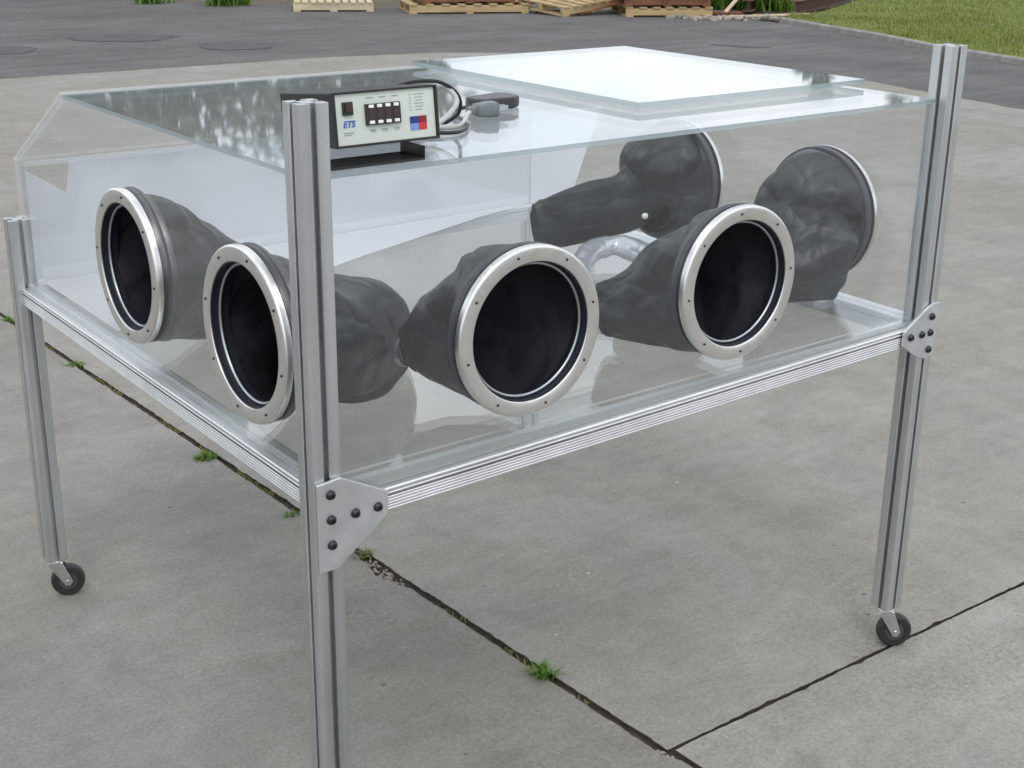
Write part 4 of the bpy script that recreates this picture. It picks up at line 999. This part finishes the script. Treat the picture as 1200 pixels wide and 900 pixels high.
# taller weeds at the far edge of the asphalt
random.seed(11)
GB = "tall weeds behind the yard"
weed("weed_clump", 8.15, 17.2, 0.36, 0.7, 160, M['weed'], "green weed clump at the top left edge of the asphalt", z=-.02, group=GB, w=.03)
weed("weed_clump", 7.4, 18.0, 0.22, 0.6, 110, M['weed'], "lower left weed clump beside the larger one at the asphalt edge", z=-.02, group=GB, w=.03)
weed("weed_clump", 14.9, 13.0, 0.55, 1.3, 420, M['weed'], "dense bright green weeds between the two rusty beams", z=-.03, group=GB, w=.035)
weed("weed_clump", 14.2, 13.6, 0.6, 1.2, 420, M['weed'], "tall green weeds just right of the right pallet stack", z=-.03, group=GB, w=.035)
weed("weed_clump", 16.6, 14.9, 0.55, 1.6, 420, M['weed'], "green weeds behind the far end of the rusty beams", z=-.03, group=GB, w=.035)

# ---------------------------------------------------------------- trees beyond the yard (they show in the acrylic's reflections)
def tree(x, y, ht, rad, n, label, seed, tk=0.16, base=0.12, nc=46, s=0.21):
    rnd = random.Random(seed)
    t = empty("tree", (x, y, -0.045)); tag(t, label, "tree", "trees beyond the yard")
    b = MB(); bend = Vector((rnd.uniform(-.4, .4), rnd.uniform(-.4, .4), 0))
    b.tube([Vector((0, 0, 0)) + bend * (k / 6) ** 2 + Z * ht * .8 * k / 6 for k in range(7)], [tk * (1 - .8 * k / 6) for k in range(7)], 10)
    clumps = []
    for k in range(nc):
        a = rnd.uniform(0, 6.283); zz = ht * rnd.uniform(base, .92); rr = rad * rnd.uniform(.35, .95) * math.sin(math.pi * min(.95, (zz / ht - base * .6) / (1.05 - base * .6))) ** .6
        c = Vector((math.cos(a) * rr, math.sin(a) * rr, zz)); s0 = Vector((0, 0, zz * .7)) + bend * .4
        b.tube([s0, (s0 + c) / 2 + Vector((0, 0, .15)), c], [tk * .35, tk * .22, tk * .06], 6)
        clumps.append((c, rad * rnd.uniform(.34, .55)))
    shade_auto(b.build("trunk", M['bark'], t), 60)
    lf = MB()
    for k in range(n):
        c, cr0 = clumps[k % len(clumps)]
        d = Vector((rnd.gauss(0, 1), rnd.gauss(0, 1), rnd.gauss(0, .8))); d = d.normalized() * cr0 * rnd.random() ** .45
        p = c + d; ax = Vector((rnd.uniform(-1, 1), rnd.uniform(-1, 1), rnd.uniform(-.6, .6))).normalized(); sd_ = ax.orthogonal().normalized(); sz = s * rnd.uniform(.6, 1.4)
        lf.add([p - ax * sz, p + sd_ * sz * .5, p + ax * sz, p - sd_ * sz * .5], [(0, 1, 2, 3)])
    mesh_obj("crown", lf.v, lf.f, M['leaf'], t)
def polar(az, dist): return (-0.9 + math.sin(R(az)) * dist, -1.65 + math.cos(R(az)) * dist)
specs = [(14.5, 33, 9.2, 3.8, 4200), (19.0, 31, 9.0, 3.4, 4200), (23.6, 34, 9.6, 3.2, 4200), (30.6, 31, 8.6, 2.3, 3600), (32.2, 38, 9.2, 1.6, 2400), (68, 36, 9.1, 3.0, 2500), (49.6, 48, 7.9, 1.0, 420), (56.3, 33, 8.4, 2.4, 3000), (61, 30, 8.8, 3.2, 3000)]
names_ = ["broad leafy tree standing furthest left beyond the asphalt", "leafy tree second from the left beyond the asphalt", "tallest leafy tree of the left hand row beyond the asphalt", "narrow leafy tree behind the pale flat pallet",
          "tree with a thin crown behind the middle pallet stack", "rightmost leafy tree far beyond the lawn", "slim young tree alone far behind the right pallet stack", "leafy tree on the left of the pair behind the lawn", "broad leafy tree on the right of the pair behind the lawn"]
for i, ((az, dist, ht, rad, n), nm) in enumerate(zip(specs, names_)):
    tree(*polar(az, dist), ht, rad, n, nm, 40 + i, nc=9 if i == 6 else 40)
